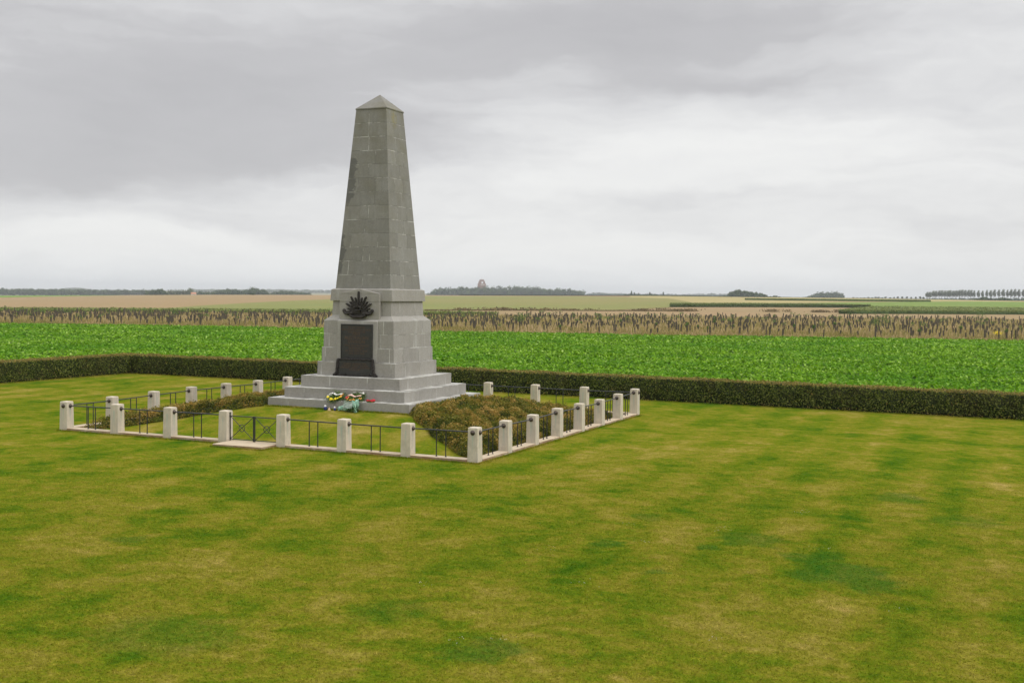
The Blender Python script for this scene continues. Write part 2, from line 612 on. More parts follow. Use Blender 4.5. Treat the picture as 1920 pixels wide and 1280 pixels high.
bronze('dark_bronze', (0.030, 0.026, 0.024), (0.055, 0.048, 0.042), 0.5, 0.6)
bronze('plaque_bronze', (0.038, 0.038, 0.037), (0.056, 0.054, 0.050), 0.45, 0.4)
bronze('letter_bronze', (0.105, 0.062, 0.038), (0.14, 0.085, 0.05), 0.5, 0.4)
bronze('black_iron', (0.022, 0.024, 0.030), (0.050, 0.050, 0.055), 0.33, 0.35)
bronze('knob_bronze', (0.060, 0.046, 0.038), (0.10, 0.08, 0.065), 0.4, 0.7)

# white limestone of the posts, with green stains under the bronze knobs
m, n, b = mat('white_limestone')
oc = n.new('ShaderNodeTexCoord').outputs['Object']
x_, y_, z_ = n.sep(oc)[:]
oi = n.new('ShaderNodeObjectInfo').outputs['Random']
ocr = n.vm('ADD', oc, n.xyz(n.m('MULTIPLY', oi, 37.0), 0.0, 0.0))
c = n.mix(n.maprange(n.noise(ocr, 5, 6, 0.7), 0.35, 0.7), (0.60, 0.53, 0.42), (0.51, 0.44, 0.335))
st = n.noise(n.vm('MULTIPLY', ocr, (1, 1, 0.08)), 14, 4, 0.6)
c = n.mix(n.maprange(st, 0.48, 0.68, 0, 0.75), c, (0.44, 0.40, 0.345))
c = n.mix(n.maprange(n.noise(ocr, 3.0, 6, 0.75), 0.52, 0.68, 0, 0.6), c, (0.40, 0.36, 0.27))
ax = n.m('MINIMUM', n.m('ABSOLUTE', x_), n.m('ABSOLUTE', y_))
gs = n.m('MULTIPLY', n.maprange(n.m('ADD', ax, n.m('MULTIPLY', n.noise(ocr, 9, 4), 0.03)), 0.022, 0.05, 1, 0),
         n.m('MULTIPLY', n.maprange(z_, 0.30, 0.72, 0.0, 1.0), n.maprange(z_, 0.78, 0.80, 1.0, 0.0)))
gs = n.m('MULTIPLY', gs, n.maprange(n.m('FRACT', n.m('MULTIPLY', oi, 7.0)), 0.0, 1.0, 0.3, 0.9))
c = n.mix(gs, c, (0.36, 0.44, 0.36))
low = n.maprange(n.m('ADD', z_, n.m('MULTIPLY', n.noise(ocr, 8, 4), 0.12)), 0.06, 0.22, 0.55, 0.0)
c = n.mix(low, c, (0.42, 0.34, 0.24))
n.put(b.inputs['Base Color'], c)
b.inputs['Roughness'].default_value = 0.85
bump(n, b, n.noise(oc, 55, 4, 0.7), 0.3, 0.004)

m, n, b = mat('kerb_limestone')
geo = n.new('ShaderNodeNewGeometry')
oc = geo.outputs['Position']
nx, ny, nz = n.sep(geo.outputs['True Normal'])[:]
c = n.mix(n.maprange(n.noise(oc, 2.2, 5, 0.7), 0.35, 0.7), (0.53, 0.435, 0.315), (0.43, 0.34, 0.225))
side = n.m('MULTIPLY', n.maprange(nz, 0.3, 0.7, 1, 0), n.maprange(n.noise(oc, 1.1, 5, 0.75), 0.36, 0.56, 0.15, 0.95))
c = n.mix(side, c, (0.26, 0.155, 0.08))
c = n.mix(n.maprange(n.noise(oc, 9, 4, 0.7), 0.55, 0.72, 0, 0.35), c, (0.30, 0.24, 0.16))
n.put(b.inputs['Base Color'], c)
b.inputs['Roughness'].default_value = 0.9
bump(n, b, n.noise(oc, 40, 4, 0.7), 0.4, 0.006)


def plain(name, c, rough=0.6, metal=0.0, c2=None, scale=20, trans=0.0):
    m, n, b = mat(name)
    oc = n.new('ShaderNodeTexCoord').outputs['Object']
    n.put(b.inputs['Base Color'], n.mix(n.maprange(n.noise(oc, scale, 4), 0.3, 0.7), c, c2 or tuple(q * 0.8 for q in c)))
    b.inputs['Roughness'].default_value = rough
    b.inputs['Metallic'].default_value = metal
    return m


plain('soil', (0.06, 0.05, 0.035), 0.95)
plain('brick', (0.24, 0.125, 0.10), 0.9, c2=(0.31, 0.18, 0.15), scale=0.2)
plain('pale_stone', (0.62, 0.57, 0.54), 0.9, scale=0.2)
plain('orange_roof', (0.50, 0.22, 0.12), 0.9, scale=0.3)
plain('ribbon_white', (0.80, 0.78, 0.74), 0.5)
plain('ribbon_pink', (0.78, 0.50, 0.42), 0.5)
plain('poppy_red', (0.62, 0.015, 0.035), 0.6, c2=(0.45, 0.01, 0.02))
plain('yellow_petals', (0.85, 0.72, 0.02), 0.6, c2=(0.80, 0.60, 0.02))
plain('orange_petals', (0.70, 0.28, 0.05), 0.6, c2=(0.75, 0.40, 0.08))
plain('white_petals', (0.80, 0.76, 0.72), 0.6)
plain('blue_glass', (0.03, 0.05, 0.22), 0.2, c2=(0.02, 0.03, 0.15))
plain('tan_paper', (0.60, 0.42, 0.24), 0.8)
plain('green_wrap', (0.14, 0.36, 0.24), 0.35, c2=(0.42, 0.60, 0.48), scale=14)
plain('clear_wrap', (0.46, 0.52, 0.47), 0.25, c2=(0.26, 0.36, 0.30), scale=25)
plain('guard_mesh', (0.066, 0.061, 0.045), 0.85, c2=(0.135, 0.108, 0.072), scale=5)
MATS['guard_mesh'].node_tree.nodes['Principled BSDF'].inputs['Specular IOR Level'].default_value = 0.1
plain('bark', (0.12, 0.10, 0.08), 0.9)

leaf_mat('hedge_leaf', [(0.0, (0.016, 0.025, 0.004)), (0.30, (0.055, 0.078, 0.009)), (0.6, (0.130, 0.165, 0.020)), (0.80, (0.250, 0.280, 0.060)), (0.86, (0.20, 0.17, 0.035)), (1.0, (0.34, 0.25, 0.065))],
         0.6, 0.3, (1.1, (0.080, 0.055, 0.020), 0.25))
leaf_mat('shrub_leaf', [(0.0, (0.045, 0.056, 0.008)), (0.2, (0.140, 0.145, 0.017)), (0.42, (0.220, 0.185, 0.024)), (0.70, (0.340, 0.215, 0.042)), (1.0, (0.46, 0.31, 0.09))],
         0.6, 0.3, (1.6, (0.120, 0.155, 0.018), 0.6))
leaf_mat('beet_leaf', [(0.0, (0.040, 0.115, 0.006)), (0.35, (0.115, 0.270, 0.005)), (0.7, (0.235, 0.440, 0.010)), (1.0, (0.52, 0.70, 0.18))],
         0.42, 0.35, (0.10, (0.090, 0.270, 0.006), 0.6))
leaf_mat('dry_grass', [(0.0, (0.200, 0.220, 0.050)), (0.35, (0.350, 0.285, 0.100)), (0.7, (0.500, 0.365, 0.180)), (1.0, (0.66, 0.50, 0.31))],
         0.8, 0.2, (0.09, (0.270, 0.235, 0.060), 0.5))
leaf_mat('maize_leaf', [(0.0, (0.045, 0.085, 0.016)), (0.5, (0.110, 0.170, 0.030)), (1.0, (0.270, 0.270, 0.085))], 0.6, 0.25)
leaf_mat('weed_leaf', [(0.0, (0.12, 0.095, 0.045)), (1.0, (0.26, 0.19, 0.09))], 0.8, 0.2)
leaf_mat('tree_leaf', [(0.0, (0.022, 0.042, 0.014)), (0.5, (0.042, 0.075, 0.022)), (1.0, (0.090, 0.130, 0.036))], 0.7, 0.15)
leaf_mat('poplar_leaf', [(0.0, (0.065, 0.090, 0.040)), (0.5, (0.115, 0.145, 0.060)), (1.0, (0.18, 0.205, 0.090))], 0.7, 0.25)
leaf_mat('green_leaf', [(0.0, (0.05, 0.10, 0.02)), (1.0, (0.16, 0.26, 0.05))], 0.6, 0.2)

# ------------------------------------------------------------------ ground
NA = 360
azs = np.concatenate([np.linspace(-1.05, 0.25, NA), np.linspace(0.25, 2 * math.pi - 1.05, 80)[1:-1]])
rs = np.concatenate([[0.0], np.geomspace(2, 200, 60), np.linspace(200, 1300, 80)[1:], np.geomspace(1300, 9000, 30)[1:]])
A_, R_ = np.meshgrid(azs, rs)
GX, GY = CAM[0] + np.sin(A_) * R_, CAM[1] + np.cos(A_) * R_
GZ = ground_z(GX, GY)
V = np.stack([GX, GY, GZ], -1).reshape(-1, 3)
na, nr = len(azs), len(rs)
ii, jj = np.meshgrid(np.arange(nr - 1), np.arange(na), indexing='ij')
F = np.stack([ii * na + jj, ii * na + (jj + 1) % na, (ii + 1) * na + (jj + 1) % na, (ii + 1) * na + jj], -1).reshape(-1, 4)[:, ::-1]
tag(link('ground', np_mesh('ground', V, F, smooth_=True), MATS['far_land']), kind='structure')


def sheet(name, xs, ys, matname, lift=0.02, kind='structure', fn=ground_z):
    GX, GY = np.meshgrid(xs, ys)
    V = np.stack([GX, GY, fn(GX, GY) + lift], -1).reshape(-1, 3)
    nx_, ny_ = len(xs), len(ys)
    ii, jj = np.meshgrid(np.arange(ny_ - 1), np.arange(nx_ - 1), indexing='ij')
    F = np.stack([ii * nx_ + jj, ii * nx_ + jj + 1, (ii + 1) * nx_ + jj + 1, (ii + 1) * nx_ + jj], -1).reshape(-1, 4)
    return tag(link(name, np_mesh(name, V, F, smooth_=True), MATS[matname]), kind=kind)


# the mown lawn inside the hedge
sheet('lawn', np.linspace(-22.6, 50, 150), np.linspace(-60, 13.9, 150), 'lawn_grass', 0.03)

# polar bands of farmland; boundaries are curves over the land
BAND_AZ = azs[:NA]


def curve(pts):
    """photo points on the land -> distance as a function of azimuth"""
    a = np.array([px_az(p[0], p[1]) for p in pts])
    r = np.array([p[2] if len(p) > 2 else hit(p[0], p[1]) for p in pts])
    return lambda q: np.interp(q, a, r)


def band(name, near, far, x0, x1, matname, lift, nrr=14, h=0.0, kind='structure'):
    a0, a1 = px_az(x0), px_az(x1)
    A = BAND_AZ[(BAND_AZ >= a0) & (BAND_AZ <= a1)]
    rn, rf = near(A), np.maximum(far(A), near(A) + 0.5)
    T = np.linspace(0, 1, nrr)[:, None]
    R = rn[None] * (1 - T) + rf[None] * T
    GX, GY = CAM[0] + np.sin(A)[None] * R, CAM[1] + np.cos(A)[None] * R
    GZ = ground_z(GX, GY) + lift + h
    V = np.stack([GX, GY, GZ], -1).reshape(-1, 3)
    k = len(A)
    ii, jj = np.meshgrid(np.arange(nrr - 1), np.arange(k - 1), indexing='ij')
    F = np.stack([ii * k + jj, ii * k + jj + 1, (ii + 1) * k + jj + 1, (ii + 1) * k + jj], -1).reshape(-1, 4)
    return tag(link(name, np_mesh(name, V, F, smooth_=True), MATS[matname]), kind=kind)


# real boundaries
beet_far = curve([(-500, 600), (0, 609), (600, 617.7), (820, 623.7), (1240, 631.6), (1920, 642), (2500, 651)])
strip_far = curve([(-500, 584), (0, 590.5), (600, 594), (820, 596), (1240, 597.5), (1920, 603), (2500, 610)])
maizeL_far = curve([(-500, 578), (0, 584), (600, 587), (925, 592), (1000, 597)])
mid_far = curve([(-500, 574), (0, 580), (600, 583), (800, 582), (1240, 583.5), (1600, 586), (1920, 589), (2500, 596)])
ridge = lambda q: np.full_like(np.asarray(q, float), 1012.0)
hedge_back = lambda q: (14.1 - CAM[1]) / np.cos(np.clip(q, -1.05, 1.05))

band('beet_soil', lambda q: hedge_back(q) * 0 + 30.0, beet_far, -700, 2400, 'beet_soil', 0.01, 30)
band('dry_strip', beet_far, strip_far, -700, 2400, 'dry_ground', 0.015, 20)
band('stubble_field', strip_far, mid_far, -700, 2400, 'stubble', 0.02, 12)
# beyond the weed line: brown on the left, olive in the middle, tan and brown on the right
band('brown_field', mid_far, ridge, -700, 2400, 'stubble', 0.04, 40)
oliv_near = curve([(300, 581), (420, 580), (600, 584), (800, 582.0), (1000, 582.0), (1150, 582), (1255, 577), (1300, 569)])
oliv_far = curve([(300, 579.5), (420, 571), (600, 562), (800, 555.5), (1000, 555.4), (1100, 556), (1255, 560), (1300, 568)])
band('olive_field', oliv_near, oliv_far, 300, 1300, 'olive_field', 0.12, 24)
tan_near = curve([(1100, 577), (1250, 573), (1500, 568.2), (1920, 566.2), (2400, 566)])
band('tan_field', tan_near, ridge, 1180, 2400, 'tan_field', 0.10, 16)
lush_near = curve([(1490, 571.5), (1631, 577.6), (1920, 580), (2400, 584)])
lush_far = curve([(1490, 569.4), (1631, 567.0), (1920, 566.2), (2400, 567)])
band('lush_field', lush_near, lush_far, 1490, 2400, 'lush_field', 0.16, 16)
bgL_near = curve([(-500, 561), (0, 557.6), (180, 554.6), (240, 553.2)])
band('bright_field', bgL_near, ridge, -700, 240, 'bright_field', 0.12, 8)


# ------------------------------------------------------------------ standing crops
def crop(name, label, near, far, x0, x1, h, n_, size, matname, topmat=None, cat='crop', up=0.3, tlo=0.0, thi=1.0, aspect=0.45):
    """a standing crop nobody could count: leaves over and down the face of a solid stand"""
    a0, a1 = px_az(x0), px_az(x1)
    A = BAND_AZ[(BAND_AZ >= a0) & (BAND_AZ <= a1)]
    rn, rf = near(A), np.maximum(far(A), near(A) + 2.0)
    Vs, Fs, Ts = [], [], []
    # core
    nrr = 8
    T = np.concatenate([[0.0], np.linspace(0, 1, nrr)])[:, None]
    R = rn[None] * (1 - T) + rf[None] * T
    hh = np.full(T.shape, h * 0.82)
    hh[0] = 0
    GX, GY = CAM[0] + np.sin(A)[None] * R, CAM[1] + np.cos(A)[None] * R
    GZ = ground_z(GX, GY) + hh
    V = np.stack([GX, GY, GZ], -1).reshape(-1, 3)
    k = len(A)
    ii, jj = np.meshgrid(np.arange(nrr), np.arange(k - 1), indexing='ij')
    F = np.stack([ii * k + jj, ii * k + jj + 1, (ii + 1) * k + jj + 1, (ii + 1) * k + jj], -1).reshape(-1, 4)
    Vs.append(V)
    Fs.append(F)
    Ts.append(np.where(hh + 0 * R > 0, 0.45, 0.0).ravel())
    # leaves: more near the front face
    t = rng.random(n_)
    a = a0 + (a1 - a0) * rng.random(n_)
    t = np.where(rng.random(n_) < 0.45, 0.02 * rng.random(n_), t ** 1.5)
    r = np.interp(a, A, rn) * (1 - t) + np.interp(a, A, rf) * t
    x, y = CAM[0] + np.sin(a) * r, CAM[1] + np.cos(a) * r
    zf = np.where(t < 0.02, rng.random(n_), 0.8 + 0.25 * rng.random(n_))
    z = ground_z(x, y) + h * zf
    N = rand_dirs(n_, up)
    N[:, 2] += np.where(t < 0.02, 0.0, 1.3)
    Vq, Fq = quads(np.stack([x, y, z], 1), N, size * (0.6 + 0.8 * rng.random(n_)), aspect)
    tt = np.clip(tlo + (thi - tlo) * (zf * 0.7 + 0.35 * rng.random(n_) - 0.1), 0, 1)
    Fs.append(Fq + len(V))
    Vs.append(Vq)
    Ts.append(np.repeat(tt, 4))
    o = link(name, np_mesh(name, np.concatenate(Vs), np.concatenate(Fs), np.concatenate(Ts)), MATS[matname])
    return tag(o, label, cat, kind='stuff')


crop('maize_crop', 'dark green maize standing behind the left part of the tree guard strip', strip_far, maizeL_far, -600, 930, 0.8, 60000, 0.8, 'maize_leaf')
mzR_near = curve([(1500, 588), (1576, 588.6), (1920, 590), (2400, 594)])
mzR_far = curve([(1500, 586.5), (1576, 586.5), (1631, 578.6), (1920, 581), (2400, 585)])
crop('maize_crop', 'broad block of maize with a dark front edge beyond the guards on the right', mzR_near, mzR_far, 1574, 2300, 1.0, 50000, 0.7, 'maize_leaf', thi=1.0)
mzM_near = curve([(1255, 576.2), (1400, 576.0), (1520, 576.5), (1640, 577.6)])
mzM_far = curve([(1255, 573.4), (1400, 573), (1520, 574), (1640, 577)])
crop('maize_crop', 'narrow dark maize strip lying across the brown stubble at middle right', mzM_near, mzM_far, 1257, 1632, 1.1, 26000, 0.8, 'maize_leaf', thi=0.8)
mzF_near = curve([(1395, 562.6), (1500, 563.8), (1600, 565), (1750, 566.2)])
mzF_far = curve([(1395, 561.5), (1500, 562.5), (1600, 563.5), (1750, 565.0)])
crop('maize_crop', 'farthest thin dark maize strip below the small round trees', mzF_near, mzF_far, 1397, 1745, 0.8, 20000, 0.8, 'maize_leaf', thi=0.7)
grF_near = lambda q: ridge(q) - 22
crop('hedgerow', 'thin dark green hedgerow along the crest of the olive field', lambda q: ridge(q) - 60, lambda q: ridge(q) - 52, 860, 1372, 0.5, 12000, 0.9, 'tree_leaf', cat='hedgerow', thi=0.6)
crop('weed_line', 'straggling brown weeds along the near edge of the olive field', lambda q: mid_far(q) - 1.0, lambda q: mid_far(q) + 2.0, 795, 1260, 0.2, 4000, 0.5, 'weed_leaf', cat='weeds')
# scattered weed clumps on that line
C_, T_ = [], []
for x in list(rng.uniform(800, 1250, 34)) + list(rng.uniform(1265, 1300, 14)) + list(rng.uniform(1440, 1480, 5)) + list(rng.uniform(1530, 1548, 7)) + [1568]:
    a = px_az(x)
    r = float(mid_far(a)) + rng.uniform(-4, 4)
    k = 60
    hgt, wd = rng.uniform(0.3, 0.9), rng.uniform(0.8, 3.0)
    cx, cy = CAM[0] + math.sin(a) * r, CAM[1] + math.cos(a) * r
    q = np.stack([cx + rng.normal(size=k) * wd * 0.5, cy + rng.normal(size=k) * wd * 0.5, ground_z(cx, cy) + hgt * rng.random(k)], 1)
    C_.append(q)
    T_.append(rng.random(k))
C_, T_ = np.concatenate(C_), np.concatenate(T_)
Vq, Fq = quads(C_, rand_dirs(len(C_)), 0.45 * (0.6 + rng.random(len(C_))), 0.6)
tag(link('weed_clumps', np_mesh('weed_clumps', Vq, Fq, np.repeat(T_, 4)), MATS['weed_leaf']), 'scattered brown weed clumps on the stubble field edge', 'weeds', kind='stuff')

# ------------------------------------------------------------------ sugar beet
def beet_points(r0, r1, dens, pad=0.10):
    a0, a1 = px_az(0) - pad, px_az(1920) + pad
    n_ = int((a1 - a0) / 2 * (r1 ** 2 - r0 ** 2) * dens)
    a = a0 + (a1 - a0) * rng.random(n_)
    r = np.sqrt(r0 ** 2 + (r1 ** 2 - r0 ** 2) * rng.random(n_))
    x, y = CAM[0] + np.sin(a) * r, CAM[1] + np.cos(a) * r
    y = np.round(y / 0.5) * 0.5 + rng.normal(size=n_) * 0.07                 # drilled rows
    keep = (r < beet_far(a) + rng.uniform(-0.5, 0.5, n_)) & ((y > 15.0) | (x < -24.4))
    return x[keep], y[keep], r[keep]


Vs, Fs, Ts = [], [], []
off = 0
for (r0, r1, dens, nl, L) in [(44, 75, 9.0, 9, 0.25), (75, 110, 6.5, 8, 0.29), (110, 165, 4.5, 6, 0.36)]:
    x, y, r = beet_points(r0, r1, dens)
    k = len(x)
    ph = rng.random((k, nl)) * 6.283
    tl = rng.uniform(0.15, 1.25, (k, nl))                      # leaf elevation
    ln = L * rng.uniform(0.65, 1.2, (k, nl))
    vig = (rng.random(k) * 0.7 + 0.3 * (0.5 + 0.5 * np.sin(x * 0.5 + 2.0 * np.sin(y * 0.31)) * np.sin(y * 0.9 + 1.4 * np.sin(x * 0.13))))[:, None]
    vig = vig - 0.25 * (np.sin(y * 0.42 + 0.8 * np.sin(x * 0.05)) > 0.93)[:, None]
    z0 = ground_z(x, y)[:, None]
    dx, dy = np.cos(ph), np.sin(ph)
    base = np.stack([x[:, None] + 0.03 * dx, y[:, None] + 0.03 * dy, z0 + 0.05 + 0 * ph], -1)
    dirv = np.stack([dx * np.cos(tl), dy * np.cos(tl), np.sin(tl)], -1)
    side = np.stack([-dy, dx, 0 * dx], -1)
    mid_ = base + dirv * (ln * 0.62)[..., None]
    tip = base + dirv * (ln * 1.0)[..., None] - np.stack([0 * dx, 0 * dx, ln * 0.18], -1) + np.stack([dx, dy, 0 * dx], -1) * (ln * 0.12)[..., None]
    wdt = (ln * 0.27)[..., None]
    # two quads: stalk-to-middle, middle-to-tip
    P0, P1, P2, P3 = base, mid_ - side * wdt, tip, mid_ + side * wdt
    Vv = np.stack([P0, P1, P2, P3], 2).reshape(-1, 3)
    Vs.append(Vv)
    Fs.append(np.arange(len(Vv)).reshape(-1, 4) + off)
    off += len(Vv)
    tt = np.clip(0.22 + 0.35 * np.sin(tl) + 0.60 * (rng.random((k, nl)) - 0.5) + 0.45 * (vig - 0.5), 0, 1)
    yl = rng.random((k, nl)) < 0.015
    tt = np.where(yl, 1.0, tt)
    Ts.append(np.repeat(tt.ravel(), 4))
tag(link('beet_crop', np_mesh('beet_crop', np.concatenate(Vs), np.concatenate(Fs), np.concatenate(Ts)), MATS['beet_leaf']),
    'bright green sugar beet leaves filling the field behind the clipped hedge', 'crop', kind='stuff')

# ------------------------------------------------------------------ dry grass and tree guards
a0, a1 = px_az(0) - 0.09, px_az(1920) + 0.09
n_ = 230000
a = a0 + (a1 - a0) * rng.random(n_)
t = rng.random(n_) ** 1.25
r = beet_far(a) * (1 - t) + strip_far(a) * t
x, y = CAM[0] + np.sin(a) * r, CAM[1] + np.cos(a) * r
z = ground_z(x, y)
clump = 0.5 + 0.5 * np.sin(x * 0.31 + 2 * np.sin(y * 0.13)) * np.sin(y * 0.23 + 1.3 * np.sin(x * 0.21))
hgt = (0.34 + 0.62 * rng.random(n_) ** 1.5) * (0.65 + 0.5 * clump) * np.where(t < 0.03, 0.6, 1.0)
wd = 0.03 + 0.04 * rng.random(n_)
ph = rng.random(n_) * 6.283
lean = 0.22 * rng.normal(size=(n_, 2)) * hgt[:, None]
bx, by = np.cos(ph) * wd, np.sin(ph) * wd
P0 = np.stack([x - bx, y - by, z], 1)
P1 = np.stack([x + bx, y + by, z], 1)
P2 = np.stack([x + bx * 0.8 + lean[:, 0], y + by * 0.8 + lean[:, 1], z + hgt], 1)
P3 = np.stack([x - bx * 0.3 + lean[:, 0], y - by * 0.3 + lean[:, 1], z + hgt * 0.93], 1)
Vv = np.stack([P0, P1, P2, P3], 1).reshape(-1, 3)
tt = np.clip(0.2 + 0.55 * rng.random(n_) + 0.35 * (clump - 0.5) + 0.15 * rng.normal(size=n_), 0, 1)
tt = np.where(rng.random(n_) < 0.10, 0.0, tt)
TT = np.stack([tt * 0.7, tt * 0.7, np.minimum(tt * 1.15 + 0.05, 1), np.minimum(tt * 1.15 + 0.05, 1)], 1).ravel()
tag(link('dry_grass', np_mesh('dry_grass', Vv, np.arange(len(Vv)).reshape(-1, 4), TT), MATS['dry_grass']),
    'tall dry tan grass growing between the rows of tree guards', 'grass', kind='stuff')


def guard_geom(mb, x, y, z, h, rad, lx, ly):
    top = Vector((x + lx * h, y + ly * h, z + h))
    mb.tube((x, y, z - 0.05), top, rad, 7, rad * 1.1)


pts = []
a = a0
for row in range(60):
    rr_ = 0.0
    t = (row + 0.3) / 50.0
    if t > 0.97:
        break
    arc = a0
    while arc < a1:
        rb, rf = float(beet_far(arc)), float(strip_far(arc))
        r = rb + 1.5 + (rf - rb) * t + rng.uniform(-0.9, 0.9)
        pts.append((arc + rng.uniform(-0.006, 0.006), r))
        arc += rng.uniform(0.8, 3.9) * (1 + 0.35 * t) / r
guards = []
for (a, r) in pts:
    if rng.random() < 0.12:
        continue
    x, y = CAM[0] + math.sin(a) * r, CAM[1] + math.cos(a) * r
    vis = px_az(0) < a < px_az(1920)
    guards.append((r if vis else r + 400, x, y, rng.uniform(0.80, 1.42), rng.uniform(0.055, 0.110), rng.normal() * 0.045, rng.normal() * 0.045, rng.random()))
guards.sort()
# five kinds of guard, each a thing of its own; every later one is a copy
protos = []
for i in range(5):
    mb = MB()
    mb.tube((0, 0, -0.05), (rng.normal() * 0.03, rng.normal() * 0.03, 1.0), 0.1, 8, 0.112)
    mb.tube((0.115, 0, -0.05), (0.12, 0.01, 1.12), 0.018, 5)
    g = mb.mesh('tree_guard')
    g.materials.append(MATS['guard_mesh'])
    k = 46
    c3 = np.stack([rng.normal(size=k) * 0.08, rng.normal(size=k) * 0.08, 0.92 + rng.random(k) * 0.26], 1)
    Vq, Fq = quads(c3, rand_dirs(k), 0.21, 0.8)
    s = np_mesh('sapling', Vq, Fq, np.repeat(rng.random(k), 4))
    s.materials.append(MATS['green_leaf'])
    protos.append((g, s))
for i, (r, x, y, h, rad, lx, ly, q) in enumerate(guards[:300]):
    g, s = protos[i % 5]
    o = bpy.data.objects.new('tree_guard', g)
    COL.objects.link(o)
    o.location = (x, y, float(ground_z(x, y)))
    o.scale = (rad * 10, rad * 10, h)
    o.rotation_euler = (lx, ly, q * 6.28)
    leafy = q < 0.1
    tag(o, 'dark tree guard tube with green sapling leaves poking out of its top' if leafy else 'dark brown tree guard tube standing bare in the dry grass strip', 'tree guard',
        'leafy tree guards in the dry grass' if leafy else 'bare tree guards in the dry grass')
    if leafy:
        c = bpy.data.objects.new('sapling', s)
        COL.objects.link(c)
        c.parent = o
mb = MB()
C_ = []
for (r, x, y, h, rad, lx, ly, q) in guards[300:]:
    zz = float(ground_z(x, y))
    guard_geom(mb, x, y, zz, h, rad * 1.05, lx, ly)
    if q < 0.1:
        C_.append(np.stack([x + rng.normal(size=14) * 0.2, y + rng.normal(size=14) * 0.2, zz + h + rng.random(14) * 0.4 - 0.1], 1))
tag(mb.build('tree_guard_rows', MATS['guard_mesh']), 'farther rows of dark tree guards packed behind the nearer ones', 'tree guards', kind='stuff')
C_ = np.concatenate(C_)
Vq, Fq = quads(C_, rand_dirs(len(C_)), 0.25, 0.6)
tag(link('sapling_leaves', np_mesh('sapling_leaves', Vq, Fq, np.repeat(rng.random(len(C_)), 4)), MATS['green_leaf']),
    'green sapling leaves above the farther tree guards', 'saplings', kind='stuff')


def sapling(x, r, h, label, matname='green_leaf', w_=0.5):
    X_, Y_, Z_ = at(x, r)
    o = tag(empty('young_tree', (X_, Y_, Z_)), label, 'young tree')
    mb = MB()
    mb.tube((0, 0, -0.1), (0.03, 0.02, h * 0.85), 0.035, 6, 0.012)
    mb.build('trunk', MATS['bark'], o)
    k = 260
    c3 = rng.normal(size=(k, 3)) * np.array([w_ * 0.42, w_ * 0.42, h * 0.17]) + np.array([0, 0, h * 0.68])
    Vq, Fq = quads(c3, rand_dirs(k), 0.16, 0.6)
    link('crown', np_mesh('crown', Vq, Fq, np.repeat(rng.random(k), 4)), MATS['green_leaf'], o)


sapling(1838, 232, 2.9, 'thin leafy sapling sticking up above the guards near the right edge', w_=1.3)
sapling(1642, 158, 2.3, 'bushy young tree rising among the guards right of centre', w_=0.9)
sapling(1663, 168, 2.5, 'second bushy young tree just right of the first among guards', w_=0.9)
sapling(975, 160, 2.0, 'green bushy sapling among the guards right of the obelisk', w_=0.9)
# the small clump of yellow flowers in the strip
X_, Y_, Z_ = at(1872, float(beet_far(px_az(1872))) + 9)
k = 220
c3 = rng.normal(size=(k, 3)) * np.array([0.22, 0.2, 0.1]) + np.array([0, 0, 0.72])
Vq, Fq = quads(c3, rand_dirs(k, 0.6), 0.11, 0.9)
yf = tag(empty('wildflower', (X_, Y_, Z_)), 'small clump of yellow flowers in the dry grass at far right', 'wildflower')
link('blossom', np_mesh('blossom', Vq, Fq, np.repeat(rng.random(k), 4)), MATS['yellow_petals'], yf)
mb = MB()
for _ in range(9):
    mb.tube((rng.normal() * 0.05, rng.normal() * 0.05, -0.02), (rng.normal() * 0.15, rng.normal() * 0.15, 0.72), 0.012, 4)
mb.build('stem', MATS['green_leaf'], yf)

# ------------------------------------------------------------------ clipped hedge
HZ = 1.0


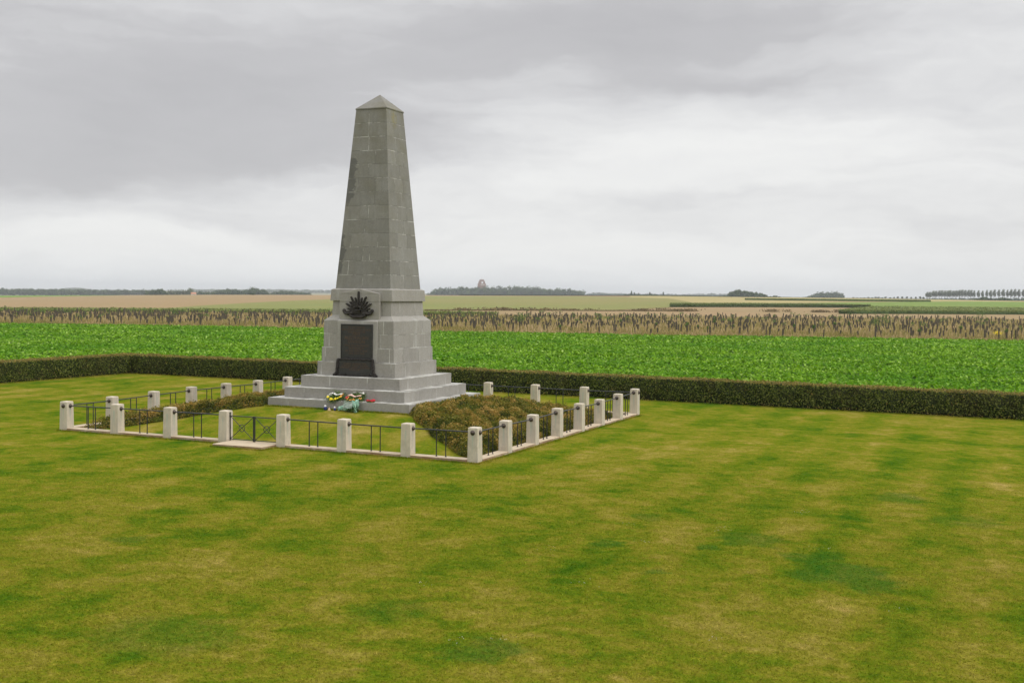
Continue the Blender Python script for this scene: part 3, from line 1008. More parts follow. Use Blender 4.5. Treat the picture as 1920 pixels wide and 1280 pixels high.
def leaf_hedge(name, label, x0, x1, y0, y1, faces, dens=720):
    """a clipped hedge between two corners; faces: sides with leaves"""
    mb = MB()
    nseg = max(2, int(max(x1 - x0, y1 - y0) / 2))
    alongx = (x1 - x0) > (y1 - y0)
    ins = 0.05
    for i in range(nseg):
        t0, t1 = i / nseg, (i + 1) / nseg
        if alongx:
            xa, xb, ya, yb = x0 + (x1 - x0) * t0, x0 + (x1 - x0) * t1, y0 + ins, y1 - ins
        else:
            xa, xb, ya, yb = x0 + ins, x1 - ins, y0 + (y1 - y0) * t0, y0 + (y1 - y0) * t1
        g = [float(ground_z(px, py)) for px, py in ((xa, ya), (xb, ya), (xb, yb), (xa, yb))]
        co = [(xa, ya), (xb, ya), (xb, yb), (xa, yb)]
        vs = [(c[0], c[1], gg - 0.1) for c, gg in zip(co, g)] + [(c[0], c[1], gg + HZ - ins) for c, gg in zip(co, g)]
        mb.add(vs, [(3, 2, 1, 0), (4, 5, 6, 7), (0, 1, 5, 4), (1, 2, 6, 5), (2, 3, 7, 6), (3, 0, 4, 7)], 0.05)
    V0, T0 = np.array(mb.v), np.array(mb.t)
    F0 = np.array(mb.f)
    Cs, Ns, Tl, Sz = [], [], [], []
    for f in faces:
        if f in ('front', 'back'):
            area = (x1 - x0) * HZ
            d = dens if f == 'front' else dens * 0.35
        elif f in ('left', 'right'):
            area = (y1 - y0) * HZ
            d = dens if f == 'right' else dens * 0.35
        else:
            area = (x1 - x0) * (y1 - y0)
            d = dens * 0.9
        k = int(area * d)
        u, v_ = rng.random(k), rng.random(k)
        v_ = np.where((v_ < 0.12) & (rng.random(k) < 0.5) & (f != 'top'), rng.random(k), v_)
        L_ = x1 - x0 + y1 - y0
        und = 0.030 * np.sin(u * L_ * 1.7) + 0.022 * np.sin(u * L_ * 4.3 + v_ * 5) + 0.015 * np.sin(u * L_ * 11.0 + v_ * 9)
        dep = rng.normal(size=k) * 0.030 + und * 0.8 + np.where(rng.random(k) < 0.012, rng.random(k) * 0.11, 0)
        if f == 'front':
            X3, Y3, hz = x0 + (x1 - x0) * u, y0 - dep, v_ * HZ
            N3 = np.array([0, -1, 0.25])
        elif f == 'back':
            X3, Y3, hz = x0 + (x1 - x0) * u, y1 + dep, v_ * HZ
            N3 = np.array([0, 1, 0.25])
        elif f == 'right':
            X3, Y3, hz = x1 + dep, y0 + (y1 - y0) * u, v_ * HZ
            N3 = np.array([1, 0, 0.25])
        elif f == 'left':
            X3, Y3, hz = x0 - dep, y0 + (y1 - y0) * u, v_ * HZ
            N3 = np.array([-1, 0, 0.25])
        else:
            X3, Y3, hz = x0 + (x1 - x0) * u, y0 + (y1 - y0) * v_, HZ + dep * 0.8
            N3 = np.array([0, 0, 1.0])
        Cs.append(np.stack([X3, Y3, ground_z(X3, Y3) + hz], 1))
        Ns.append(rand_dirs(k) * 0.75 + N3)
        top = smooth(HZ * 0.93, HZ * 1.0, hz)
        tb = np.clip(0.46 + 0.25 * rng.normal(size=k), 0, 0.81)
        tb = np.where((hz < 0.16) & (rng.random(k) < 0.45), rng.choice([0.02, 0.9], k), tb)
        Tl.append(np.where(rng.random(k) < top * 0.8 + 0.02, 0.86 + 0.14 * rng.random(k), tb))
    C3, N3, T3 = np.concatenate(Cs), np.concatenate(Ns), np.concatenate(Tl)
    Vq, Fq = quads(C3, N3, 0.078 * (0.5 + 0.9 * rng.random(len(C3))), 0.6)
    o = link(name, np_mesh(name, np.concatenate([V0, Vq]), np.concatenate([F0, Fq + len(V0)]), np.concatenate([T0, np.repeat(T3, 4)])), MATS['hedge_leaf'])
    return tag(o, label, 'hedge')


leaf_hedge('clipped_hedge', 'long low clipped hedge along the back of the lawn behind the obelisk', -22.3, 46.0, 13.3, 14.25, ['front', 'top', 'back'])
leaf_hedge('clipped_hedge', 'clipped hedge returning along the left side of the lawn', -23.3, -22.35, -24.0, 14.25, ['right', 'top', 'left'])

# ------------------------------------------------------------------ mound inside the fence
FX = 7.0


def mound_z(x, y):
    c = np.maximum(np.abs(x), np.abs(y))
    c2 = (np.abs(x) ** 6 + np.abs(y) ** 6) ** (1 / 6)
    rr = 0.5 * c + 0.5 * c2
    return 0.03 + 0.655 * (1 - smooth(2.3, 6.9, rr)) ** 0.9


g1 = np.concatenate([np.linspace(-6.86, 6.86, 100)])
sheet('mound', g1, g1, 'lawn_grass', 0.0, fn=lambda x, y: ground_z(x, y) * 1.0 + mound_z(x, y))


def mz(x, y):
    return float(ground_z(x, y) + mound_z(x, y))


def blades(name, label, x, y, zf, h, wd, tint, matname, lean=0.5, cat='grass'):
    k = len(x)
    ph = rng.random(k) * 6.283
    z = zf(x, y)
    l = lean * h[:, None] * rng.normal(size=(k, 2))
    bx, by = np.cos(ph) * wd, np.sin(ph) * wd
    P0 = np.stack([x - bx, y - by, z], 1)
    P1 = np.stack([x + bx, y + by, z], 1)
    P2 = np.stack([x + bx * 0.4 + l[:, 0], y + by * 0.4 + l[:, 1], z + h], 1)
    P3 = np.stack([x - bx * 0.4 + l[:, 0], y - by * 0.4 + l[:, 1], z + h * 0.95], 1)
    V = np.stack([P0, P1, P2, P3], 1).reshape(-1, 3)
    return tag(link(name, np_mesh(name, V, np.arange(len(V)).reshape(-1, 4), np.repeat(tint, 4)), MATS[matname]), label, cat, kind='stuff')


lawn_z = lambda x, y: ground_z(x, y) + 0.028
k = 1000000
a = px_az(-60, 900) - 0.02 + (px_az(1980, 900) + 0.04 - px_az(-60, 900)) * rng.random(k)
r = np.sqrt(12.2 ** 2 + (40.0 ** 2 - 12.2 ** 2) * rng.random(k))
pk = rng.random(k) < (1 - smooth(15, 40, r)) ** 1.2
a, r = a[pk], r[pk]
x, y = CAM[0] + np.sin(a) * r, CAM[1] + np.cos(a) * r
ok = ~((np.abs(x) < 7.2) & (np.abs(y) < 7.2))
x, y, r = x[ok], y[ok], r[ok]
blades('turf', 'short mown grass blades over the near part of the lawn', x, y, lawn_z, rng.uniform(0.010, 0.026, len(x)), rng.uniform(0.004, 0.008, len(x)),
       np.where(rng.random(len(x)) < 0.12, 2.1, rng.uniform(1.15, 1.75, len(x))), 'turf_blades', 1.2)
# longer uncut grass where the mower misses: along the kerb, round the step and under the hedge
ex, ey = [], []
for (xa, ya, xb, yb, nn_) in [(-7.19, -7.19, -0.86, -7.19, 5200), (0.87, -7.19, 7.19, -7.19, 5200), (7.19, -7.19, 7.19, 7.19, 11000), (-7.19, -7.19, -7.19, 7.19, 9000), (7.19, 7.19, -7.19, 7.19, 6000),
                              (-0.85, -7.87, 0.86, -7.87, 1700), (-0.85, -7.87, -0.85, -7.19, 700), (0.86, -7.87, 0.86, -7.19, 700), (-2.68, -2.67, 2.68, -2.67, 4200), (-22.25, 13.2, 30, 13.2, 24000), (-22.3, -10, -22.3, 13.2, 9000)]:
    t = rng.random(nn_)
    sp = 0.035 if abs(ya) < 9 else 0.07
    ex.append(xa + (xb - xa) * t + rng.normal(size=nn_) * sp * (0 if ya == yb else 1))
    ey.append(ya + (yb - ya) * t + rng.normal(size=nn_) * sp * (0 if xa == xb else 1))
ex, ey = np.concatenate(ex), np.concatenate(ey)
ez = lambda x, y: ground_z(x, y) + np.where((np.abs(x) < 6.8) & (np.abs(y) < 6.8), mound_z(x, y), 0.02)
kk = len(ex)
blades('edge_grass', 'longer uncut grass fringing the kerb, the steps and the hedge foot', ex, ey, ez, rng.uniform(0.015, 0.065, kk), rng.uniform(0.004, 0.009, kk),
       rng.uniform(1.3, 2.3, kk), 'turf_blades', 0.35)
# a few white clover heads in the lawn
cx = np.array([14.0, 14.1, 13.6, 15.9, 16.1, 14.9, 14.95, 13.2, 17.0, 18.6, 12.6, 11.8, 16.6, 13.9])
cy = np.array([-17.9, -21.2, -21.5, -10.2, -10.0, -12.6, -12.9, -13.1, -13.6, -17.3, -15.8, -19.1, -19.9, -14.6])
c3 = np.repeat(np.stack([cx, cy, ground_z(cx, cy) + 0.055], 1), 9, 0) + rng.normal(size=(len(cx) * 9, 3)) * np.array([0.10, 0.10, 0.003])
Vq, Fq = quads(c3, rand_dirs(len(c3), 1.0), 0.012, 0.9)
tag(link('clover_flowers', np_mesh('clover_flowers', Vq, Fq), MATS['white_petals']), 'tiny white clover flowers scattered in the lawn', 'flowers', kind='stuff')


# ------------------------------------------------------------------ shrub beds
def shrub_bed(name, label, sgn, dens=1500):
    """low shrubs filling the side triangle between the fence and the steps"""
    k = 36000 * 3
    x = sgn * rng.uniform(2.5, 6.72, k)
    y = rng.uniform(-6.7, 6.7, k)
    ax = np.abs(x)
    bulge = 0.22 * np.sin(ax * 1.1)
    edge = ax - 0.10 - np.abs(y) * 1.0 + 0.05 * np.sin(y * 5)       # inside the diagonal
    front = (y < 0)
    edge = np.where(front, edge + 0.12 - bulge * 0.5, edge - 0.7)
    d2 = np.minimum(edge * 0.7, 6.75 - ax)
    keep = (d2 > 0) & ~((ax < 2.66) & (np.abs(y) < 2.66))
    x, y, d2 = x[keep], y[keep], d2[keep]
    # lumpy height
    ln = 0.5 + 0.26 * np.sin(x * 2.3 + 1.7 * np.sin(y * 1.1)) * np.sin(y * 2.9 + 1.2 * np.sin(x * 1.9)) + 0.24 * np.sin(x * 5.9 + y * 3.1) * np.sin(y * 6.7 - x * 2.2)
    BC = np.stack([sgn * rng.uniform(2.4, 6.8, 520), rng.uniform(-6.8, 6.8, 520)], 1)
    BT = rng.normal(size=520) * 0.26
    BH = rng.uniform(0.4, 1.0, 520)
    D = np.hypot(x[:, None] - BC[None, :, 0], y[:, None] - BC[None, :, 1])
    near_ = D.argmin(1)
    dn = D[np.arange(len(x)), near_]
    bump_ = BH[near_] * np.exp(-(dn / 0.20) ** 2)
    H = (0.19 + 0.13 * ln + 0.19 * bump_) * smooth(-0.05, 0.32, d2) + 0.03
    H = H * np.where(y > 3.5, 0.8, 1.0)
    inn = smooth(2.4, 3.6, np.abs(x))
    H = H * (0.62 + 0.38 * inn)
    n_ = len(x)
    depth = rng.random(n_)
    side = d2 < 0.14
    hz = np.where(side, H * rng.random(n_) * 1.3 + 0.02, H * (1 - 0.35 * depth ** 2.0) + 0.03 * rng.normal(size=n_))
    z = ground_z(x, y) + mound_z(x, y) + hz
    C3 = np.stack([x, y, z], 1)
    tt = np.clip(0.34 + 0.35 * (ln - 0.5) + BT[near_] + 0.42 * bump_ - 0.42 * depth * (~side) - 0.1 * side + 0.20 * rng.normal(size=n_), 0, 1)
    fl = rng.random(n_) < 0.006
    tt = np.where(fl, 1.0, tt)
    Vq, Fq = quads(C3, rand_dirs(n_, 0.7), 0.060 * (0.6 + 0.9 * rng.random(n_)), 0.55)
    # dark woody body underneath, so that the bed is closed
    gx = np.linspace(2.55, 6.72, 44) * sgn
    gy = np.linspace(-6.7, 6.7, 120)
    GX, GY = np.meshgrid(gx, gy)
    ax = np.abs(GX)
    e = ax - 0.10 - np.abs(GY) + 0.05 * np.sin(GY * 5)
    e = np.where(GY < 0, e + 0.12 - 0.11 * np.sin(ax * 1.1), e - 0.7)
    dd = np.minimum(e * 0.7, 6.75 - ax)
    Hc = (0.18 * smooth(0.02, 0.35, dd)) * (0.6 + 0.4 * smooth(2.4, 3.6, ax)) - 0.02 * (dd <= 0.02)
    GZ = ground_z(GX, GY) + mound_z(GX, GY) + Hc
    V0 = np.stack([GX, GY, GZ], -1).reshape(-1, 3)
    a_, b_ = len(gy), len(gx)
    ii, jj = np.meshgrid(np.arange(a_ - 1), np.arange(b_ - 1), indexing='ij')
    F0 = np.stack([ii * b_ + jj, ii * b_ + jj + 1, (ii + 1) * b_ + jj + 1, (ii + 1) * b_ + jj], -1).reshape(-1, 4)
    ok = (dd.reshape(-1)[F0] > -0.02).all(1)
    F0 = F0[ok]
    used = np.unique(F0)
    rm = -np.ones(len(V0), int)
    rm[used] = np.arange(len(used))
    V0, F0 = V0[used], rm[F0]
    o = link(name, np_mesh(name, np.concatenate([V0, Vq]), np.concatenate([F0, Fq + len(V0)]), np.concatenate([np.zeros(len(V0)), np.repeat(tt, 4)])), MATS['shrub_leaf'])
    return tag(o, label, 'shrub bed', kind='stuff')


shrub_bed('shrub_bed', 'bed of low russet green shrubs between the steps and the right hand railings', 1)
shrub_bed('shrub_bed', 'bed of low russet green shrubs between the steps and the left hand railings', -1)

# ------------------------------------------------------------------ obelisk
OX, OY = 0.035, 0.02
ob = tag(empty('stone_obelisk', (OX, OY, 0)), 'tall tapering grey stone obelisk on a stepped base with bronze plaque', 'obelisk')


def course(mb, core, a0, z0, a1, z1, joints, g=0.007, rec=0.003):
    g = g * 1.45
    """one course of blocks: a ring of four faces cut by vertical joints. joints: dict face -> fractions"""
    z0g, z1g = z0 + g, z1 - g
    A0 = a0 + (a1 - a0) * (g / (z1 - z0))
    A1 = a1 + (a0 - a1) * (g / (z1 - z0))
    T = 0.22
    for fi in range(4):
        c, s = [(1, 0), (0, 1), (-1, 0), (0, -1)][fi]
        # local frame: face 0 is front (-Y), 1 is right (+X), 2 back, 3 left
        def W(u, d, z):
            x, y = u, -d
            return (x * c - y * s, x * s + y * c, z)
        cuts = [0.0] + sorted(joints[fi]) + [1.0]
        for i in range(len(cuts) - 1):
            t0, t1 = cuts[i], cuts[i + 1]
            e0 = 0 if i == 0 else g
            e1 = 0 if i == len(cuts) - 2 else g
            def U(t, a):
                return -a + 2 * a * t
            inner = lambda u, a: max(-a + T, min(a - T, u))
            lo0, hi0 = U(t0, A0) + e0, U(t1, A0) - e1
            lo1, hi1 = U(t0, A1) + e0, U(t1, A1) - e1
            # corner blocks are mitred, so the faces close at the arris
            p = [W(lo0, A0, z0g), W(hi0, A0, z0g), W(inner(hi0, A0), A0 - T, z0g), W(inner(lo0, A0), A0 - T, z0g),
                 W(lo1, A1, z1g), W(hi1, A1, z1g), W(inner(hi1, A1), A1 - T, z1g), W(inner(lo1, A1), A1 - T, z1g)]
            tint = rng.uniform(0.22, 0.78)
            mb.hexa(p, tint)
    core.frus(a0 - rec, z0, a1 - rec, z1)


shaft, mort = MB(), MB()
NC = 13
za, zb, aa, ab = 4.575, 10.56, 1.05, 0.582
fj = [[.49], [.2, .79], [.47, .6], [.2, .76], [.48], [.55], [.68], [.26, .7], [.5], [.68], [.48], [.45], [.45]]
for i in range(NC):
    z0, z1 = za + (zb - za) * i / NC, za + (zb - za) * (i + 1) / NC
    a0c, a1c = aa + (ab - aa) * i / NC, aa + (ab - aa) * (i + 1) / NC
    js = {0: fj[i]}
    for f in (1, 2, 3):
        o_ = rng.uniform(-0.06, 0.06)
        js[f] = [0.33 + o_, 0.70 + o_] if (i + f) % 2 == 0 else [0.5 + o_]
    course(shaft, mort, a0c, z0, a1c, z1, js, 0.0045)
# pyramid cap, oversailing very slightly
shaft.add([(-.6, -.6, 10.56), (.6, -.6, 10.56), (.6, .6, 10.56), (-.6, .6, 10.56), (-.6, -.6, 10.60), (.6, -.6, 10.60), (.6, .6, 10.60), (-.6, .6, 10.60), (0, 0, 11.13)],
          [(3, 2, 1, 0), (0, 1, 5, 4), (1, 2, 6, 5), (2, 3, 7, 6), (3, 0, 4, 7), (4, 5, 8), (5, 6, 8), (6, 7, 8), (7, 4, 8)], 0.25)
sh = shaft.build('shaft', MATS['shaft_stone'], ob, bevel=0.006)
mort.build('mortar', MATS['old_mortar'], sh)

base, mort = MB(), MB()
# plinth courses
for (a0c, z0, a1c, z1, f0, f1) in [
        (1.480, 1.682, 1.475, 2.146, [.05, .95], [.24, .60, .95]), (1.378, 2.146, 1.372, 2.618, [.05, .94], [.22, .62, .95]),
        (1.333, 2.618, 1.328, 3.070, [.08, .82], [.52, .96]), (1.331, 3.070, 1.326, 3.520, [.2, .86], [.22, .76])]:
    course(base, mort, a0c, z0, a1c, z1, {0: f0, 1: f1, 2: [.3, .7], 3: [.25, .6, .9]}, 0.006)
base.frus(1.322, 3.515, 1.134, 3.68, 0.55)                           # chamfer
mort.frus(1.0, 3.4, 1.0, 3.6)
course(base, mort, 1.134, 3.68, 1.108, 4.166, {0: [.15, .85], 1: [.26, .74], 2: [.5], 3: [.3, .7]}, 0.005)
base.frus(1.180, 4.166, 1.156, 4.545, 0.5)                           # moulding band
base.frus(1.150, 4.545, 1.07, 4.578, 0.7)
# proud front panel with a low gable
base.hexa([(-.765, -1.405, 2.150), (.765, -1.405, 2.150), (.765, -1.0, 2.150), (-.765, -1.0, 2.150),
           (-.755, -1.395, 3.500), (.755, -1.395, 3.500), (.755, -1.0, 3.500), (-.755, -1.0, 3.500)], 0.8)
base.hexa([(-.755, -1.395, 3.500), (.755, -1.395, 3.500), (.755, -1.0, 3.500), (-.755, -1.0, 3.500),
           (-.755, -1.285, 3.56), (.755, -1.285, 3.56), (.755, -1.0, 3.56), (-.755, -1.0, 3.56)], 0.95)
for z0, z1, tn in ((3.564, 4.135, 0.62), (4.141, 4.41, 0.4)):
    base.hexa([(-.755, -1.285, z0), (.755, -1.285, z0), (.755, -1.0, z0), (-.755, -1.0, z0),
               (-.755, -1.275, z1), (.755, -1.275, z1), (.755, -1.0, z1), (-.755, -1.0, z1)], tn)
mort.box(-.745, .745, -1.27, -1.0, 3.5, 4.3)
base.add([(-.755, -1.275, 4.414), (.755, -1.275, 4.414), (0, -1.275, 4.57), (-.755, -1.0, 4.414), (.755, -1.0, 4.414), (0, -1.0, 4.57)],
         [(0, 1, 2), (5, 4, 3), (0, 2, 5, 3), (1, 4, 5, 2), (0, 3, 4, 1)], 0.8)
pl = base.build('plinth', MATS['base_stone'], ob, bevel=0.007)
mort.build('mortar', MATS['mortar'], pl)
# three steps
for nm, a_, z0, z1, f0, f1, in [('step', 1.866, 1.310, 1.682, [.30, .68], [.15, .88]), ('step', 2.254, 0.964, 1.310, [.17, .43, .69], [.13, .50, .86]),
                                ('step', 2.638, 0.50, 0.964, [.15, .60], [.30, .62, .96])]:
    stp, mort = MB(), MB()
    course(stp, mort, a_, z0, a_, z1, {0: f0, 1: f1, 2: [.3, .7], 3: [.25, .6, .9]}, 0.006)
    stp.frus(a_ - 0.215, z1 - 0.1, a_ - 0.215, z1 - 0.003, 0.6)
    o = stp.build(nm, MATS['base_stone'], ob, bevel=0.008)
    mort.build('mortar', MATS['mortar'], o)

# bronze plaque, upper and lower
T0 = Matrix.Translation
plq = MB()
plq.box(-.60, .60, -1.425, -1.396, 2.26, 3.405)
plq.box(-.555, .555, -1.435, -1.424, 2.31, 3.36)
for (x0, x1, z0, z1) in [(-.60, .60, 3.37, 3.405), (-.60, -.565, 2.26, 3.37), (.565, .60, 2.26, 3.37)]:
    plq.box(x0, x1, -1.452, -1.422, z0, z1)
plaque = plq.build('plaque', MATS['plaque_bronze'], ob, bevel=0.004)
tag(plaque, 'upper bronze plaque')


def text_mesh(body, size, mat_, parent, x, y, z, depth=0.004, name='lettering', align='CENTER', sx=1.0):
    cu = bpy.data.curves.new(name, 'FONT')
    cu.body = body
    cu.size = size
    cu.extrude = depth
    cu.align_x = align
    cu.space_character = 1.05
    to = bpy.data.objects.new(name, cu)
    COL.objects.link(to)
    dg = bpy.context.evaluated_depsgraph_get()
    dg.update()
    me = bpy.data.meshes.new_from_object(to.evaluated_get(dg))
    bpy.data.objects.remove(to)
    M = Matrix.Translation((x, y, z)) @ Matrix.Rotation(math.radians(90), 4, 'X') @ Matrix.Diagonal((sx, 1, 1, 1))
    me.transform(M)
    me.name = name
    me.materials.clear()
    me.materials.append(mat_)
    o = bpy.data.objects.new(name, me)
    COL.objects.link(o)
    o.parent = parent
    return o


LET = MATS['letter_bronze']
text_mesh("TO THE OFFICERS\nNON COMMISSIONED OFFICERS\nAND MEN OF THE", 0.078, LET, plaque, 0, -1.436, 3.27)
text_mesh("FIRST", 0.12, LET, plaque, 0, -1.436, 3.03)
text_mesh("AUSTRALIAN", 0.15, LET, plaque, 0, -1.436, 2.905)
text_mesh("DIVISION", 0.15, LET, plaque, 0, -1.436, 2.775)
text_mesh("WHO FELL IN FRANCE\nAND BELGIUM\nIN THE GREAT WAR\n1916 1917 1918", 0.088, LET, plaque, 0, -1.436, 2.67)
lo = MB()
lo.box(-.625, .625, -1.515, -1.484, 1.74, 2.225)
lo.box(-.575, .575, -1.525, -1.514, 1.79, 2.15)
lowp = tag(lo.build('plaque', MATS['plaque_bronze'], ob, bevel=0.004), 'lower bronze plaque')
text_mesh("POZIERES  MOUQUET FARM\nLE BARQUE  THILLOY  BOURSIES\nDEMICOURT  HERMIES  LAGNICOURT\nBULLECOURT", 0.066, LET, lowp, 0, -1.526, 2.08)
wr = MB()
# laurel border: a lumpy bar across and two legs that splay at the foot
for sx in (-1, 1):
    for i in range(13):
        t = i / 12
        x = sx * (0.66 + 0.03 * t + 0.12 * max(0, (t - 0.72) / 0.28) ** 1.5)
        z = 2.20 - 0.48 * t
        for q in range(2):
            M = T0((x + rng.normal() * 0.012, -1.515 - 0.02 * q, z)) @ Matrix.Rotation(rng.uniform(0, 3), 4, 'Y')
            wr.lathe([(0.012, -0.045), (0.04, -0.01), (0.036, 0.02), (0.01, 0.05)], 6, M)
for i in range(26):
    x = -0.66 + 1.32 * i / 25
    M = T0((x, -1.52 - 0.012 * (i % 2), 2.245 + rng.normal() * 0.006)) @ Matrix.Rotation(math.radians(90) + rng.normal() * 0.5, 4, 'Y')
    wr.lathe([(0.01, -0.04), (0.034, -0.01), (0.03, 0.015), (0.01, 0.045)], 6, M)
for sx in (-1, 1):
    for (xa, xb, zt) in ((0.36, 0.56, 1.76), (0.70, 0.83, 1.75)):
        wr.box(min(sx * xa, sx * xb), max(sx * xa, sx * xb), -1.55, -1.483, 1.684, zt)
wr.box(-.70, .70, -1.512, -1.49, 2.228, 2.262)
for sx in (-1, 1):
    wr.box(min(sx * .645, sx * .70), max(sx * .645, sx * .70), -1.512, -1.49, 1.74, 2.23)
wr.box(-.83, .83, -1.50, -1.484, 1.686, 1.735)
wr.build('laurel_frame', MATS['dark_bronze'], ob)

# bronze rising-sun badge
bd = MB()
bz = 3.80
cyb = -1.292


def plate(mb, poly, y0, y1, tint=0.5):
    """extrude an x-z polygon between y0 (front) and y1"""
    n_ = len(poly)
    vs = [(p[0], y0, p[1]) for p in poly] + [(p[0], y1, p[1]) for p in poly]
    mb.add(vs, [tuple(range(n_)), tuple(range(2 * n_ - 1, n_ - 1, -1))] + [(i, n_ + i, n_ + (i + 1) % n_, (i + 1) % n_) for i in range(n_)], tint)


rays = MB()
nb = 15
for i in range(nb):
    ang = math.radians(-14 + 208 * i / (nb - 1))
    L = (0.66 if i == 7 else 0.57 if i % 2 == 1 else 0.47) * (0.86 + 0.14 * math.sin(ang))
    L = min(L, 0.56 + 0.10 * max(0, math.sin(ang)))
    ca, sa = math.cos(ang), math.sin(ang)
    w0, w1 = 0.052, 0.022
    P_ = [(0.08 * ca + w0 * sa * .6, 0.08 * sa - w0 * ca * .6), (L * ca + w1 * sa, L * sa - w1 * ca), ((L + .03) * ca, (L + .03) * sa),
          (L * ca - w1 * sa, L * sa + w1 * ca), (0.08 * ca - w0 * sa * .6, 0.08 * sa + w0 * ca * .6)]
    plate(rays, [(p[0], bz + p[1]) for p in P_], cyb - 0.055 - 0.010 * (i % 2), cyb + 0.02)
fan = [(0.34 * math.cos(math.radians(a_)), bz + 0.36 * math.sin(math.radians(a_))) for a_ in range(-20, 201, 20)]
plate(rays, fan, cyb - 0.04, cyb + 0.02)
badge = rays.build('sunburst_badge', MATS['dark_bronze'], ob)
tag(badge, 'dark bronze rising sun badge of radiating blades round a crown')
cr_ = MB()
# crown: band, arches, orb
cr_.torus(0.105, 0.022, T0((0, cyb - 0.075, bz + 0.06)) @ Matrix.Diagonal((1, 0.5, 0.9, 1)), 16, 6)
for k in range(5):
    a_ = math.radians(180 * k / 4)
    x = 0.115 * math.cos(a_)
    cr_.tube((x, cyb - 0.08, bz + 0.07), (x * 1.25, cyb - 0.09, bz + 0.15), 0.020, 6)
    cr_.tube((x * 1.25, cyb - 0.09, bz + 0.15), (0, cyb - 0.09, bz + 0.20), 0.018, 6)
cr_.lathe([(0.005, -0.03), (0.028, -0.012), (0.028, 0.012), (0.005, 0.03)], 8, T0((0, cyb - 0.09, bz + 0.225)))
cr_.box(-0.012, 0.012, cyb - 0.10, cyb - 0.07, bz + 0.24, bz + 0.30)
cr_.box(-0.09, 0.09, cyb - 0.09, cyb - 0.03, bz - 0.03, bz + 0.04)
cr_.build('crown', MATS['dark_bronze'], badge)
sc_ = MB()
# curling scroll underneath
pth = [(-.54, .03), (-.50, -.04), (-.40, -.06), (-.29, -.03), (-.20, -.05)]
for sx in (-1, 1):
    q = [(sx * a_, b_) for a_, b_ in pth]
    for p1, p2 in zip(q[:-1], q[1:]):
        sc_.tube((p1[0], cyb - 0.06, bz + p1[1]), (p2[0], cyb - 0.06, bz + p2[1]), 0.042, 8)
    sc_.lathe([(0.01, -0.03), (0.058, -0.02), (0.058, 0.02), (0.01, 0.03)], 10, T0((sx * 0.53, cyb - 0.06, bz + 0.045)) @ Matrix.Rotation(math.radians(90), 4, 'X'))
    for p1, p2 in zip([(.30, -.10), (.20, -.15)], [(.20, -.15), (0, -.17)]):
        sc_.tube((sx * p1[0], cyb - 0.075, bz + p1[1]), (sx * p2[0], cyb - 0.075, bz + p2[1]), 0.048, 8)
    sc_.tube((sx * .28, cyb - 0.065, bz - .04), (sx * .28, cyb - 0.065, bz - .14), 0.035, 8)
scr = sc_.build('scroll', MATS['dark_bronze'], badge)
text_mesh("AUSTRALIA", 0.072, MATS['knob_bronze'], scr, 0, cyb - 0.124, bz - 0.19, 0.003)

# ------------------------------------------------------------------ fence posts
TOP = {}
F_fit = [0, .005, .005, .007, 0, -.012, -.017, -.016]
R_fit = [-.019, -.027, -.016, -.021, -.030, -.01, .012]
B_fit = [.005, .010, .013]
L_fit = [0, .016, .026, .024, .018, .026]
post_list = []      # (x, y, top z, faces with knobs, label)
H0 = 0.97
ordw = ['first', 'second', 'third', 'fourth', 'fifth', 'sixth', 'seventh']
flabel = ['white stone corner post at the far left end of the front railings', 'first white stone post right of the far left corner in the front row',
          'white stone post one bay left of the gate', 'white stone gate post on the left of the iron gate', 'white stone gate post on the right of the iron gate',
          'white stone post one bay right of the gate', 'white stone post next to the near corner post in the front row',
          'nearest white stone corner post with two bronze knobs and green stain']
rlabel = ['first white stone post behind the near corner post on the right side', 'second white stone post behind the near corner on the right side',
          'third white stone post behind the near corner on the right side', 'fourth white stone post along the right hand side, middle of the russet shrubs',
          'fifth white stone post along the right hand side', 'white stone post just before the far right corner post', 'white stone corner post at the far right nearest the hedge']
blabel = ['white stone post in the back row next to the far right corner', 'white stone post in the back row, second from the far right corner',
          'white stone post in the back row just right of the steps']
llabel = ['first white stone post behind the far left corner on the left side', 'second white stone post behind the left corner on the left side',
          'third white stone post along the left side row', 'fourth white stone post along the left side row', 'fifth white stone post along the left side row',
          'white stone post on the left row nearest the steps']
for i in range(8):
    kn = 'FRBL' if i in (0, 7) else 'RL'
    if i == 3:
        kn = 'L'
    if i == 4:
        kn = 'R'
    post_list.append((-7 + 2 * i, -7, H0 + 2 * F_fit[i], kn, flabel[i]))
rx = [0, .01, .02, .02, .03, 0, 0]
for i in range(7):
    post_list.append((7, -5 + 2 * i, H0 + 2 * R_fit[i], 'FRBL' if i == 6 else 'FB', rlabel[i]))
for i in range(3):
    post_list.append((5 - 2 * i, 7, H0 + 2 * B_fit[i], 'RL', blabel[i]))
for i in range(6):
    post_list.append((-7, -5 + 2 * i, H0 + 2 * L_fit[i], 'FB', llabel[i]))
hid = [(-7, 7, 'FRBL', 'white stone corner post hidden behind the obelisk at far left'), (-5, 7, 'RL', 'back row post behind the obelisk near the far left corner'),
       (-3, 7, 'RL', 'back row post behind the obelisk left of its middle'), (-1, 7, 'RL', 'back row post directly behind the obelisk steps')]
for (x, y, kn, lb) in hid:
    post_list.append((x, y, H0 + 0.03, kn, lb))
pm = MB()
pm.frus(0.153, 0.0, 0.141, 0.955)
pm.frus(0.141, 0.9551, 0.125, 0.972)
POST = pm.mesh('stone_post', bevel=0.008)
POST.materials.append(MATS['white_limestone'])
km = MB()
km.lathe([(0.066, -0.004), (0.066, 0.012), (0.056, 0.022), (0.050, 0.026), (0.040, 0.045), (0.022, 0.058), (0.004, 0.062)], 18)
KNOB = km.mesh('knob')
KNOB.materials.append(MATS['knob_bronze'])
for p in KNOB.polygons:
    p.use_smooth = True
RAILZ = -0.135
tops = {}
